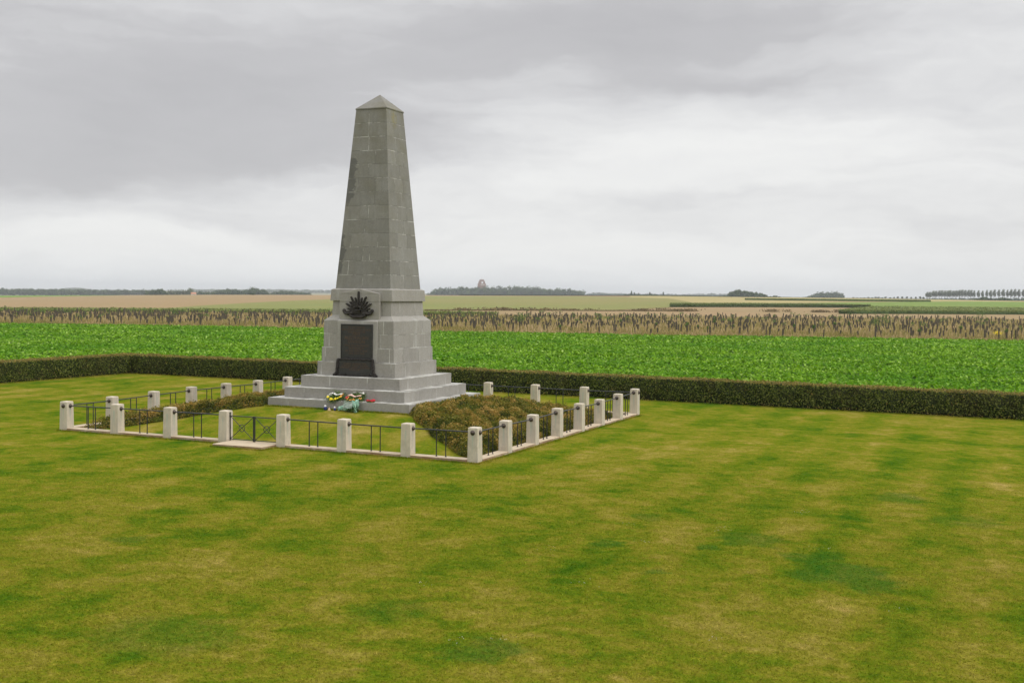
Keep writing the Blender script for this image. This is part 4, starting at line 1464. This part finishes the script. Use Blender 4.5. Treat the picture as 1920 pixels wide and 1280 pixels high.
for (x, y, tz, kn, lb) in post_list:
    g = float(ground_z(x, y))
    o = bpy.data.objects.new('stone_post', POST)
    COL.objects.link(o)
    b0 = g - 0.02
    o.location = (x, y, b0)
    o.scale = (1, 1, (tz - b0) / 0.972)
    o.rotation_euler = (rng.normal() * 0.004, rng.normal() * 0.004, rng.normal() * 0.01)
    tag(o, lb, 'stone post', 'white stone posts of the railing round the obelisk')
    tops[(round(x), round(y))] = tz
    for f in kn:
        k_ = bpy.data.objects.new('knob', KNOB)
        COL.objects.link(k_)
        k_.parent = o
        off_ = 0.1425
        sz = (tz - b0) / 0.972
        zz = 0.972 + RAILZ / sz
        k_.location = {'F': (0, -off_, zz), 'R': (off_, 0, zz), 'B': (0, off_, zz), 'L': (-off_, 0, zz)}[f]
        k_.rotation_euler = {'F': (math.pi / 2, 0, 0), 'R': (0, math.pi / 2, 0), 'B': (-math.pi / 2, 0, 0), 'L': (0, -math.pi / 2, 0)}[f]


# ------------------------------------------------------------------ railings and kerbs
def bay_ends():
    out = []
    for i in range(7):
        out.append(('front', i, (-7 + 2 * i, -7), (-5 + 2 * i, -7)))
    for i in range(7):
        out.append(('right', i, (7, -7 + 2 * i), (7, -5 + 2 * i)))
    for i in range(7):
        out.append(('back', i, (7 - 2 * i, 7), (5 - 2 * i, 7)))
    for i in range(7):
        out.append(('left', i, (-7, -7 + 2 * i), (-7, -5 + 2 * i)))
    return out


side_txt = {'front': ['in the front row beside the far left corner post', 'in the second front bay from the left corner', 'in the front row just left of the gate', '',
                      'in the front row just right of the gate', 'in the front row second right of the gate', 'in the front row ending at the nearest corner post'],
            'right': ['starting at the nearest corner post and running back', 'on the right side, second bay from the near corner', 'on the right side, third bay from the near corner',
                      'in the middle bay of the right side', 'on the right side, third bay from the far right corner', 'on the right side, second bay from the far right corner',
                      'on the right side ending at the far right corner post'],
            'back': ['in the back row beside the far right corner', 'in the back row, second bay from the far right corner', 'in the back row, third bay from the far right corner',
                     'in the back row disappearing behind the right of the steps', 'in the back row behind the obelisk', 'in the back row behind the left of the obelisk', 'in the back row at the hidden left corner'],
            'left': ['on the left side starting at the left corner post', 'on the left side, second bay from the left corner', 'on the left side, third bay from the left corner',
                     'in the middle bay of the left side', 'on the left side, fifth bay from the left corner', 'on the left side, sixth bay, partly behind the steps', 'on the left side at the hidden back corner']}
kerb = tag(empty('stone_kerb', (0, 0, 0)), 'low cream stone kerb running round the enclosure between the white posts', 'kerb')
for (side, i, p, q) in bay_ends():
    zt0, zt1 = tops[p] + RAILZ, tops[q] + RAILZ
    gx, gy = (p[0] + q[0]) / 2, (p[1] + q[1]) / 2
    g0, g1 = float(ground_z(*p)), float(ground_z(*q))
    dx, dy = (q[0] - p[0]) / 2.0, (q[1] - p[1]) / 2.0
    KT = 0.125
    # kerb stones: two to a bay, with an open joint
    if not (side == 'front' and i == 3):
        for (s0, s1) in ((0.157, 0.997), (1.003, 1.843)):
            mb = MB()
            co = []
            for s_, w_ in ((s0, -1), (s1, -1), (s1, 1), (s0, 1)):
                hw = 0.165 + rng.normal() * 0.0015
                co.append((p[0] + dx * s_ + (-dy) * w_ * hw * -1, p[1] + dy * s_ + dx * w_ * hw * -1, g0 + (g1 - g0) * s_ / 2))
            j = rng.normal() * 0.002
            vs = [(c[0], c[1], c[2] - 0.05) for c in co] + [(c[0], c[1], c[2] + KT + j) for c in co]
            mb.hexa(vs)
            me = mb.mesh('kerb_stone', bevel=0.008)
            link('kerb_stone', me, MATS['kerb_limestone'], kerb)
        r_ = empty('iron_railing', (p[0], p[1], g0))
        tag(r_, 'black iron railing bay ' + side_txt[side][i], 'railing', 'iron railings between the stone posts')
        mb = MB()
        mb.tube((dx * 0.150, dy * 0.150, zt0 - g0), (dx * 1.85, dy * 1.85, zt1 - g0), 0.0175, 10)
        mb.build('top_rail', MATS['black_iron'], r_)
        for s_ in (0.86, 1.14):
            mb = MB()
            zt = zt0 + (zt1 - zt0) * s_ / 2 - g0
            zg = (g1 - g0) * s_ / 2
            mb.tube((dx * s_, dy * s_, zg + KT - 0.004), (dx * s_, dy * s_, zt - 0.012), 0.0145, 8)
            mb.lathe([(0.028, 0), (0.026, 0.014), (0.016, 0.022)], 10, T0((dx * s_, dy * s_, zg + KT + 0.001)))
            mb.build('bar', MATS['black_iron'], r_)
# dark earth line inside the kerb
e_ = MB()
for s_ in (-1, 1):
    e_.box(-6.84, 6.84, s_ * 6.80 - 0.035, s_ * 6.80 + 0.035, -0.05, 0.055)
    e_.box(s_ * 6.80 - 0.035, s_ * 6.80 + 0.035, -6.76, 6.76, -0.05, 0.052)
tag(e_.build('bare_soil', MATS['soil']), kind='structure')

# gate and its step
stp = MB()
stp.box(-0.82, 0.83, -7.84, -6.84, -0.05, 0.120)
tag(stp.build('stone_doorstep', MATS['kerb_limestone'], bevel=0.01), 'broad cream stone slab lying in front of and under the iron gate', 'doorstep')
gate = tag(empty('iron_gate', (0, -7.0, 0.12)), 'low double leaf iron gate with crossed bars and rings between two posts', 'gate')
for s_ in (-1, 1):
    leaf = MB()
    xo, xi = s_ * 0.835, s_ * 0.022
    zb, zt = 0.045, 0.715
    leaf.tube((xo, 0, 0.01), (xo, 0, 0.78), 0.016, 8)                # hinge stile
    leaf.tube((xi, 0, 0.004), (xi, 0, 0.74), 0.0175, 8)              # meeting stile
    leaf.tube((xo, 0, zt), (xi, 0, zt), 0.0145, 8)
    leaf.tube((xo, 0, zb), (xi, 0, zb), 0.0115, 8)
    lf = leaf.build('gate_leaf', MATS['black_iron'], gate)
    ck = MB()
    cx_, cz_ = (xo + xi) / 2, (zt + zb) / 2
    for (za_, zb_) in ((zb, zt), (zt, zb)):
        dxx, dzz = xi - xo, zb_ - za_
        ck.tube((xo, -0.006 if za_ < zb_ else 0.006, za_), (xi, -0.006 if za_ < zb_ else 0.006, zb_), 0.0105, 6)
    ck.build('cross_bars', MATS['black_iron'], lf)
    rg = MB()
    rg.torus(0.10, 0.0105, T0((cx_, 0, cz_)) @ Matrix.Rotation(math.radians(90), 4, 'X'), 24, 6)
    rg.build('ring', MATS['black_iron'], lf)
    hg = MB()
    hg.tube((s_ * 0.865, 0, 0.70), (s_ * 0.80, 0, 0.70), 0.022, 8)
    hg.tube((s_ * 0.865, 0, 0.08), (s_ * 0.80, 0, 0.08), 0.018, 8)
    hg.lathe([(0.012, 0), (0.026, 0.02), (0.02, 0.04), (0.004, 0.05)], 8, T0((xo, 0, 0.775)))
    hg.build('hinge', MATS['black_iron'], lf)

# ------------------------------------------------------------------ wreaths and offerings
def wreath(label, cx, cy, cz, R, tilt, flowers, ribbon):
    o = tag(empty('flower_wreath', (cx, cy, cz)), label, 'wreath')
    M = Matrix.Rotation(tilt, 4, 'X')
    k = 1500
    th = rng.random(k) * 6.283
    rr_ = R * 0.82 + rng.normal(size=k) * 0.075
    c3 = np.stack([rr_ * np.cos(th), rr_ * np.sin(th), 0.05 * rng.normal(size=k)], 1)
    Mr = np.array(M.to_3x3())
    c3 = c3 @ Mr.T
    Vq, Fq = quads(c3, rand_dirs(k, 0.5), 0.05, 0.5)
    link('foliage', np_mesh('foliage', Vq, Fq, np.repeat(rng.random(k), 4)), MATS['green_leaf'], o)
    for (mn, nf, span) in flowers:
        mb = MB()
        for _ in range(nf):
            t = rng.uniform(*span)
            c = Vector((R * math.cos(t) + rng.normal() * 0.03, R * math.sin(t) + rng.normal() * 0.03, 0.065))
            c = M @ c
            Q = T0(c) @ Matrix.Rotation(rng.normal() * 0.4 + tilt, 4, 'X') @ Matrix.Rotation(rng.normal() * 0.4, 4, 'Y')
            for p_ in range(6):
                aa_ = p_ * 1.047
                mb.lathe([(0.004, -0.006), (0.017, 0.0), (0.004, 0.008)], 6, Q @ T0((0.022 * math.cos(aa_), 0.022 * math.sin(aa_), 0)))
            mb.lathe([(0.012, -0.004), (0.014, 0.008), (0.004, 0.014)], 6, Q)
        mb.build('blossoms', MATS[mn], o)
    rb = MB()
    nseg = 8
    for i in range(nseg):
        t0, t1 = i / nseg, (i + 1) / nseg
        def RP(t, off__):
            return M @ Vector((-R * 0.95 + 1.9 * R * t, ribbon[1] + off__ + 0.03 * math.sin(t * 7), 0.09 + 0.015 * math.sin(t * 9)))
        a1_, a2_, b1_, b2_ = RP(t0, -0.03), RP(t0, 0.045), RP(t1, -0.03), RP(t1, 0.045)
        up_ = M @ Vector((0, 0, 0.006))
        rb.hexa([a1_, b1_, b2_, a2_, a1_ + up_, b1_ + up_, b2_ + up_, a2_ + up_])
    rb.build('ribbon', MATS[ribbon[0]], o)
    return o


S1 = 0.964
wreath('round wreath with yellow flowers and white ribbon leaning on the step', -0.10, -2.44, S1 + 0.10, 0.235, math.radians(24),
       [('yellow_petals', 20, (3.3, 6.0)), ('white_petals', 6, (2.6, 3.4)), ('orange_petals', 5, (-0.2, 0.6))], ('ribbon_white', 0.04))
wreath('round wreath with orange and white flowers and pink ribbon on the step', 0.61, -2.43, S1 + 0.11, 0.26, math.radians(24),
       [('orange_petals', 14, (3.6, 5.9)), ('white_petals', 14, (0.3, 2.9)), ('poppy_red', 8, (2.9, 3.8))], ('ribbon_pink', -0.04))
# poppy wreath lying flat
o = tag(empty('poppy_wreath', (1.20, -2.47, S1 + 0.035)), 'small red poppy wreath lying flat on the bottom step', 'wreath')
mb = MB()
for i in range(16):
    t = i / 16 * 6.283
    Q = T0((0.115 * math.cos(t), 0.10 * math.sin(t), 0.01 + rng.normal() * 0.006)) @ Matrix.Rotation(rng.normal() * 0.5, 4, 'X')
    mb.lathe([(0.01, -0.03), (0.036, -0.005), (0.048, 0.02), (0.02, 0.026), (0.008, 0.012)], 7, Q)
mb.build('poppies', MATS['poppy_red'], o)
mb = MB()
mb.torus(0.115, 0.02, T0((0, 0, -0.014)), 20, 6)
mb.build('backing_ring', MATS['green_leaf'], o)

# wrapped bouquet leaning on the lowest step
bq = tag(empty('wrapped_bouquet', (0.60, -2.80, mz(0.6, -2.8))), 'bouquet in crumpled green and clear wrapping propped against the bottom step', 'bouquet')
nu, nv = 15, 11
V_, F_ = [], []
for i in range(nu):
    for j in range(nv):
        u, v_ = i / (nu - 1), j / (nv - 1)
        # cone opening up to the right: narrow foot at left, wide mouth top
        wdt = 0.06 + 0.34 * u
        ang = math.radians(-100 + 200 * v_)
        x = -0.42 + 0.72 * u + 0.05 * math.cos(ang)
        y = 0.02 + 0.12 * u - 0.6 * wdt * math.cos(ang) * 0.55
        z = 0.06 + 0.16 * u + wdt * 0.52 * math.sin(ang) + 0.02 * rng.normal()
        V_.append((x + 0.012 * rng.normal(), y + 0.012 * rng.normal(), max(z, 0.005)))
for i in range(nu - 1):
    for j in range(nv - 1):
        F_.append((i * nv + j, (i + 1) * nv + j, (i + 1) * nv + j + 1, i * nv + j + 1))
ws = link('wrapping', np_mesh('wrapping', np.array(V_), np.array(F_)), MATS['green_wrap'], bq)
V2, F2 = [], []
for i in range(9):
    for j in range(9):
        u, v_ = i / 8, j / 8
        V2.append((-0.12 + 0.32 * u + 0.01 * rng.normal(), -0.155 - 0.03 * math.sin(u * 3) + 0.05 * v_ + 0.012 * rng.normal(), 0.13 + 0.22 * v_ + 0.01 * rng.normal()))
for i in range(8):
    for j in range(8):
        F2.append((i * 9 + j, (i + 1) * 9 + j, (i + 1) * 9 + j + 1, i * 9 + j + 1))
link('clear_sleeve', np_mesh('clear_sleeve', np.array(V2), np.array(F2)), MATS['clear_wrap'], bq)
k = 260
c3 = rng.normal(size=(k, 3)) * np.array([0.13, 0.05, 0.06]) + np.array([0.16, -0.10, 0.10])
c3[:, 2] = np.maximum(c3[:, 2], 0.01)
Vq, Fq = quads(c3, rand_dirs(k), 0.06, 0.5)
link('foliage', np_mesh('foliage', Vq, Fq, np.repeat(rng.random(k) * 0.4, 4)), MATS['green_leaf'], bq)
mb = MB()
mb.hexa([(0.26, -0.12, 0.0), (0.34, -0.12, 0.0), (0.34, -0.06, 0.0), (0.26, -0.06, 0.0), (0.20, -0.10, 0.27), (0.26, -0.10, 0.27), (0.26, -0.03, 0.27), (0.20, -0.03, 0.27)])
mb.build('wrapping_tail', MATS['green_wrap'], bq)

for (x, lb, s_) in ((-0.29, 'small blue glass jar with white top, left of the wrapped bouquet', 1.0), (0.06, 'smaller blue glass jar with white top touching the wrapped bouquet', 0.75)):
    o = tag(empty('glass_jar', (x, -2.77, mz(x, -2.77))), lb, 'jar', 'blue jars on the grass by the step')
    mb = MB()
    mb.lathe([(0.035 * s_, 0), (0.05 * s_, 0.02), (0.052 * s_, 0.08 * s_), (0.04 * s_, 0.11 * s_)], 14)
    mb.build('body', MATS['blue_glass'], o)
    mb = MB()
    mb.lathe([(0.042 * s_, 0), (0.042 * s_, 0.03), (0.02 * s_, 0.05)], 12, T0((-0.01, 0, 0.11 * s_)) @ Matrix.Rotation(0.3, 4, 'Y'))
    mb.build('lid', MATS['ribbon_white'], o)
mb = MB()
mb.lathe([(0.06, 0), (0.045, 0.04), (0.012, 0.09), (0.003, 0.10)], 6)
tag(mb.build('paper_cone', MATS['tan_paper'], loc=(-0.13, -2.80, mz(-0.13, -2.8))), 'tiny tan paper cone on the grass between the blue jars', 'paper cone')


# ------------------------------------------------------------------ distant trees
def crown_cloud(n_, rx_, ry_, rz_, cz_, lumps=9, flat=0.0):
    """leaf clumps spread over a lumpy crown"""
    L = rng.normal(size=(lumps, 3))
    L /= np.linalg.norm(L, axis=1, keepdims=True)
    L *= rng.uniform(0.35, 0.72, (lumps, 1))
    pick = rng.integers(0, lumps, n_)
    d = rng.normal(size=(n_, 3))
    d /= np.linalg.norm(d, axis=1, keepdims=True)
    q = L[pick] + d * rng.uniform(0.25, 0.48, (n_, 1))
    q *= np.array([rx_, ry_, rz_])
    q[:, 2] += cz_
    t = np.clip(0.45 + 0.3 * d[:, 2] + 0.22 * rng.normal(size=n_) + 0.25 * (rng.random(lumps)[pick] - 0.5), 0, 1)
    return q, d, t


def make_tree_meshes(h, w_, leaf, n_, kind='round'):
    if kind == 'poplar':
        q, d, t = crown_cloud(n_, w_ / 2, w_ / 2, h * 0.29, h * 0.68, 12)
        q[:, 0] += (q[:, 2] / h) ** 2 * h * 0.05
    elif kind == 'column':
        q, d, t = crown_cloud(n_, w_ / 2, w_ / 2, h * 0.48, h * 0.52, 12)
    else:
        q, d, t = crown_cloud(n_, w_ / 2, w_ / 2, h * 0.42, h * 0.58, 10)
    Vq, Fq = quads(q, d + 0.5 * rand_dirs(n_), leaf, 0.8)
    cm = np_mesh('crown', Vq, Fq, np.repeat(t, 4))
    mb = MB()
    mb.tube((0, 0, -0.3), (0, 0, h * 0.62), h * 0.022, 6, h * 0.008)
    for k in range(5):
        a_ = k * 1.3
        mb.tube((0, 0, h * (0.28 + 0.07 * k)), (math.cos(a_) * w_ * 0.3, math.sin(a_) * w_ * 0.3, h * (0.5 + 0.07 * k)), h * 0.010, 5, h * 0.003)
    return cm, mb.mesh('trunk')


def single_tree(name, label, x, ytop, r, wpx, kind='round', m_='tree_leaf', group=None, n_=420, meshes=None, cat='tree', hmin=None):
    X_, Y_, Z_ = at(x, r)
    h = z_at(x, ytop, r) - Z_
    w_ = wpx / FPX * r * 1.05
    if meshes is None:
        cm, tm = make_tree_meshes(h, w_, r / FPX * 1.6, n_, kind)
        cm.materials.append(MATS[m_])
        tm.materials.append(MATS['bark'])
        s_ = (1, 1, 1)
    else:
        cm, tm, h0, w0 = meshes
        s_ = (w_ / w0, w_ / w0, h / h0)
    o = tag(empty(name, (X_, Y_, Z_), rng.uniform(0, 0.6) if kind == 'poplar' else rng.uniform(0, 6)), label, cat, group)
    o.scale = s_
    for nm, me in (('crown', cm), ('trunk', tm)):
        c_ = bpy.data.objects.new(nm, me)
        COL.objects.link(c_)
        c_.parent = o
    return o


def wood(name, label, prof, r, depth, spacing_px, m_='tree_leaf', n_=150, cat='wood', wmul=3.0, kind='stuff', ragged=0.08):
    """a far wood read as one mass; prof: (x, y of the tree tops)"""
    xs = [p[0] for p in prof]
    ys = [p[1] for p in prof]
    Vs, Fs, Ts = [], [], []
    off = 0
    x = xs[0]
    rows = 3
    while x <= xs[-1]:
        for k in range(rows):
            rr_ = r + depth * k / max(1, rows - 1) + rng.uniform(-0.02, 0.02) * r * 0.2
            xx = x + rng.uniform(-0.5, 0.5) * spacing_px
            X_, Y_, Z_ = at(xx, rr_)
            yt = np.interp(xx, xs, ys)
            h = z_at(xx, yt, rr_) - Z_
            h *= 1 + rng.normal() * ragged * 0.6 - (0.10 if k == 0 else 0.0)
            if h < 1:
                continue
            w_ = spacing_px * wmul / FPX * rr_
            q, d, t = crown_cloud(n_, w_ / 2, w_ / 2, h * 0.55, h * 0.5, 8)
            q[:, 2] = np.maximum(q[:, 2], 0.2)
            q += np.array([X_, Y_, Z_])
            # broad differences between the trees of the wood
            t = np.clip(t + rng.normal() * 0.12, 0, 1)
            Vq, Fq = quads(q, d + 0.5 * rand_dirs(n_), rr_ / FPX * 2.4, 0.85)
            Vs.append(Vq)
            Fs.append(Fq + off)
            Ts.append(np.repeat(t, 4))
            off += len(Vq)
        x += spacing_px
    o = link(name, np_mesh(name, np.concatenate(Vs), np.concatenate(Fs), np.concatenate(Ts)), MATS[m_])
    return tag(o, label, cat, kind=kind)


# left skyline
wood('far_wood', 'long low blue green wood along the left skyline', [(-260, 540), (0, 541), (110, 541.5), (200, 543), (300, 543)], 2100, 120, 5)
wood('far_wood', 'hazy trees rising above the long wood at far left', [(121, 540.5), (138, 538.5), (158, 541)], 4300, 60, 6, 'poplar_leaf', 90)
wood('dark_copse', 'dark copse beside the thin row of trees at left', [(277, 543.5), (290, 541.5), (312, 542.5)], 1350, 40, 6, n_=220)
pop = make_tree_meshes(10.0, 4.2, 1.0, 260, 'column')
pop[0].materials.append(MATS['poplar_leaf'])
pop[1].materials.append(MATS['bark'])
for i in range(10):
    single_tree('slender_tree', 'pale slender tree in the thin row right of the dark copse', 316 + i * 4.6, 541.5 + rng.uniform(-0.8, 0.8), 1380, 7.5, 'column', group='thin row of slender trees at left',
                meshes=(pop[0], pop[1], 10.0, 4.2), m_='poplar_leaf')
single_tree('broad_tree', 'broad hazy tree at the right end of the thin row at left', 357, 538.5, 1400, 16, n_=500, m_='poplar_leaf')
wood('round_copse', 'first of two round dark copses left of the obelisk', [(399, 548), (410, 543), (425, 540.5), (442, 541), (456, 546)], 1500, 60, 6, n_=240)
wood('round_copse', 'second of two round dark copses, nearer the obelisk', [(457, 545), (468, 540.5), (484, 540), (497, 543), (501, 547)], 1500, 60, 6, n_=240)
wood('low_copse', 'low dark copse just left of the obelisk base', [(512, 548), (528, 544.5), (545, 545.5), (560, 547.5), (580, 549)], 1600, 60, 6, n_=200)
wood('tree_line', 'scattered low trees between the copses at left', [(364, 547), (380, 545.5), (398, 548)], 1500, 30, 5, n_=120)
wood('hazy_tree_line', 'very hazy tree line on the far horizon left of the obelisk', [(366, 542), (450, 543), (520, 542), (640, 544)], 4300, 200, 6, 'poplar_leaf', 60)
wood('field_bush', 'dark bush alone on the crest of the brown field', [(468, 551.2), (473, 549.6), (478, 551.0)], 985, 6, 4, n_=120, cat='bush', kind='thing')
# barn roof
X_, Y_, Z_ = at(363, 1330)
bn = tag(empty('farm_building', (X_, Y_, Z_), 0.5), 'tiny farm building with orange roof beside the broad hazy tree', 'building')
zr_ = z_at(363, 549, 1330) - Z_
mb = MB()
mb.box(-2.6, 2.6, -2, 2, 0, zr_ - 1.2)
mb.build('wall', MATS['pale_stone'], bn)
mb = MB()
mb.add([(-2.8, -2.3, zr_ - 1.2), (2.8, -2.3, zr_ - 1.2), (2.8, 2.3, zr_ - 1.2), (-2.8, 2.3, zr_ - 1.2), (-2.8, 0, zr_ + 0.6), (2.8, 0, zr_ + 0.6)],
       [(3, 2, 1, 0), (0, 1, 5, 4), (2, 3, 4, 5), (1, 2, 5), (3, 0, 4)])
mb.build('roof', MATS['orange_roof'], bn)

# middle: the wood with the brick memorial arch behind it
wood('memorial_wood', 'long dense wood on the horizon right of the obelisk', [(809, 548), (816, 541.5), (840, 538.5), (900, 537.5), (960, 537.2), (1000, 537), (1020, 538.5), (1033, 542.5), (1045, 540),
     (1060, 541), (1072, 540.5), (1084, 545), (1092, 545.5), (1096, 550)], 2100, 150, 6, n_=230, ragged=0.10)
R5 = 2380
X_, Y_, Z_ = at(903, R5)
ar = tag(empty('brick_memorial_arch', (X_, Y_, Z_), -px_az(903)), 'distant stepped red brick memorial arch rising above the wood', 'memorial')
k5 = R5 / FPX
HT = z_at(903, 523.5, R5) - Z_


def hz(y):
    return z_at(903, y, R5) - Z_


wl = MB()
# piers and stages, with open arches
wl.box(-7.8 * k5, 7.8 * k5, -9, 9, 0, hz(531.5))
wl.box(-6.2 * k5, -0.6 * k5, -7.5, 7.5, hz(531.49), hz(527.8))
wl.box(2.4 * k5, 6.2 * k5, -7.5, 7.5, hz(531.49), hz(527.8))
wl.box(-5.2 * k5, 5.2 * k5, -7.4, 7.4, hz(527.79), hz(526.2))
wl.box(-4.4 * k5, 4.4 * k5, -6, 6, hz(526.19), hz(524.8))
wl.box(-3.7 * k5, 3.7 * k5, -5, 5, hz(524.79), hz(523.8))
wl.build('wall', MATS['brick'], ar)
ps = MB()
ps.box(-2.2 * k5, 5.2 * k5, -9.6, -9.02, hz(534.6), hz(532.6))
ps.box(-6.5 * k5, 6.5 * k5, -7.9, 7.9, hz(528.2), hz(527.7))
ps.box(-4.6 * k5, 4.6 * k5, -6.3, 6.3, hz(525.1), hz(524.81))
ps.build('stone_trim', MATS['pale_stone'], ar)
mb = MB()
mb.tube((0, 0, hz(524.3)), (0, 0, hz(519.2)), 0.22 * k5, 6)
mb.build('flagpole', MATS['pale_stone'], ar)

# middle right skyline
wood('hazy_tree_line', 'very hazy tree line on the horizon between the wood and the poplars', [(1104, 549.5), (1122, 547), (1140, 549.5), (1165, 549.5), (1200, 551), (1300, 551), (1330, 550), (1366, 550.5)], 3700, 150, 5, 'tree_leaf', 70)
wood('hazy_tree_line', 'thin hazy tree line at the horizon right of the dark copse', [(1440, 556.5), (1520, 558), (1600, 558.8), (1730, 560)], 4500, 150, 6, 'poplar_leaf', 50)
k_ = 0
for (x, yt, wp_, lb) in [(1184, 544.5, 4.5, 'left one of a close pair of dark upright trees on the skyline'), (1190, 545.5, 4.5, 'right one of a close pair of dark upright trees on the skyline'),
                         (1197, 548, 3, 'short thin tree just right of the close pair on the skyline'), (1219, 544.5, 7, 'rounded dark tree with a pointed top on the middle skyline'),
                         (1244, 545.5, 3.6, 'lone narrow column shaped tree on the middle skyline')]:
    single_tree('skyline_tree', lb, x, yt, 1500, wp_, 'column', n_=300)
wood('low_bushes', 'low dark bushes round the pointed tree on the middle skyline', [(1168, 551.5), (1180, 550.5), (1206, 551.5), (1215, 549.5), (1228, 551), (1236, 552.5)], 1500, 30, 5, n_=90, cat='bushes')
wood('dark_copse', 'large dark rounded copse standing right of centre on the skyline', [(1366, 556), (1370, 547), (1380, 542.5), (1390, 541.8), (1398, 543.5), (1406, 547), (1420, 549.5), (1432, 551), (1437, 555)], 1250, 60, 5, n_=320, ragged=0.05)
wood('low_bushes', 'small dark bushes right of the large rounded copse', [(1446, 555.5), (1452, 554), (1462, 556)], 1280, 15, 4, n_=100, cat='bushes')
wood('low_bushes', 'small dark bushes left of the large rounded copse', [(1350, 555.5), (1358, 553.6), (1365, 555.5)], 1280, 15, 4, n_=100, cat='bushes')
wood('hazy_copse', 'hazy blue copse with thin trunks near its right end', [(1512, 556), (1522, 551.5), (1535, 548.5), (1555, 546.5), (1577, 547.5)], 1900, 60, 5, 'tree_leaf', 170)
rnd = make_tree_meshes(6.0, 6.0, 1.0, 240, 'round')
rnd[0].materials.append(MATS['tree_leaf'])
rnd[1].materials.append(MATS['bark'])
i = 0
x = 1600.0
while x < 1738:
    yt = 557.3 - 1.2 * (x - 1600) / 138 + rng.uniform(-0.7, 0.7)
    single_tree('round_tree', 'small round tree in the row along the far field edge at right', x, yt, 1060, rng.uniform(4.6, 6.6), group='row of small round trees at right', meshes=(rnd[0], rnd[1], 6.0, 6.0))
    x += 7.2 + rng.uniform(-1.6, 1.6)
tp = make_tree_meshes(20.0, 7.0, 1.5, 420, 'poplar')
tp[0].materials.append(MATS['poplar_leaf'])
tp[1].materials.append(MATS['bark'])
x = 1738.0
i = 0
while x < 2060:
    dense = x < 1825
    yt = np.interp(x, [1738, 1750, 1800, 1830, 1920, 2060], [546.5, 544.5, 543, 543, 541.5, 541]) + rng.uniform(-1.1, 1.1)
    single_tree('tall_poplar', 'tall poplar in the long row at the right end of the skyline', x, yt, 1750 + rng.uniform(-15, 15), rng.uniform(7.8, 9.4) if dense else rng.uniform(5.8, 8.4), 'poplar',
                group='row of tall poplars at right', meshes=(tp[0], tp[1], 20.0, 7.0), m_='poplar_leaf')
    x += (5.2 if dense else 7.6) + rng.uniform(-1.1, 1.1)
wood('dark_hedgerow', 'dark line of bushes under the tall poplars at right', [(1740, 559.5), (1800, 558.5), (1850, 558.5), (1920, 558.5), (2060, 559)], 1600, 40, 5, n_=130, cat='hedgerow')
wood('field_bush', 'left one of two dark bushes in front of the poplars', [(1834, 560), (1845, 556.5), (1857, 560)], 1080, 8, 4, n_=160, cat='bush', kind='thing')
wood('field_bush', 'right one of two dark bushes in front of the poplars', [(1868, 561), (1880, 557.5), (1892, 561)], 1080, 8, 4, n_=160, cat='bush', kind='thing')

# ------------------------------------------------------------------ air
hb = MB()
hb.box(-5200, 3200, -900, 6400, -12, 52)
m = bpy.data.materials.new('haze_air')
m.use_nodes = True
nt = m.node_tree
nt.nodes.clear()
pv = nt.nodes.new('ShaderNodeVolumePrincipled')
pv.inputs['Color'].default_value = (0.92, 0.96, 1.0, 1)
pv.inputs['Density'].default_value = 0.00016
pv.inputs['Anisotropy'].default_value = 0.1
ou = nt.nodes.new('ShaderNodeOutputMaterial')
nt.links.new(pv.outputs[0], ou.inputs['Volume'])
tag(hb.build('haze', m), kind='stuff')
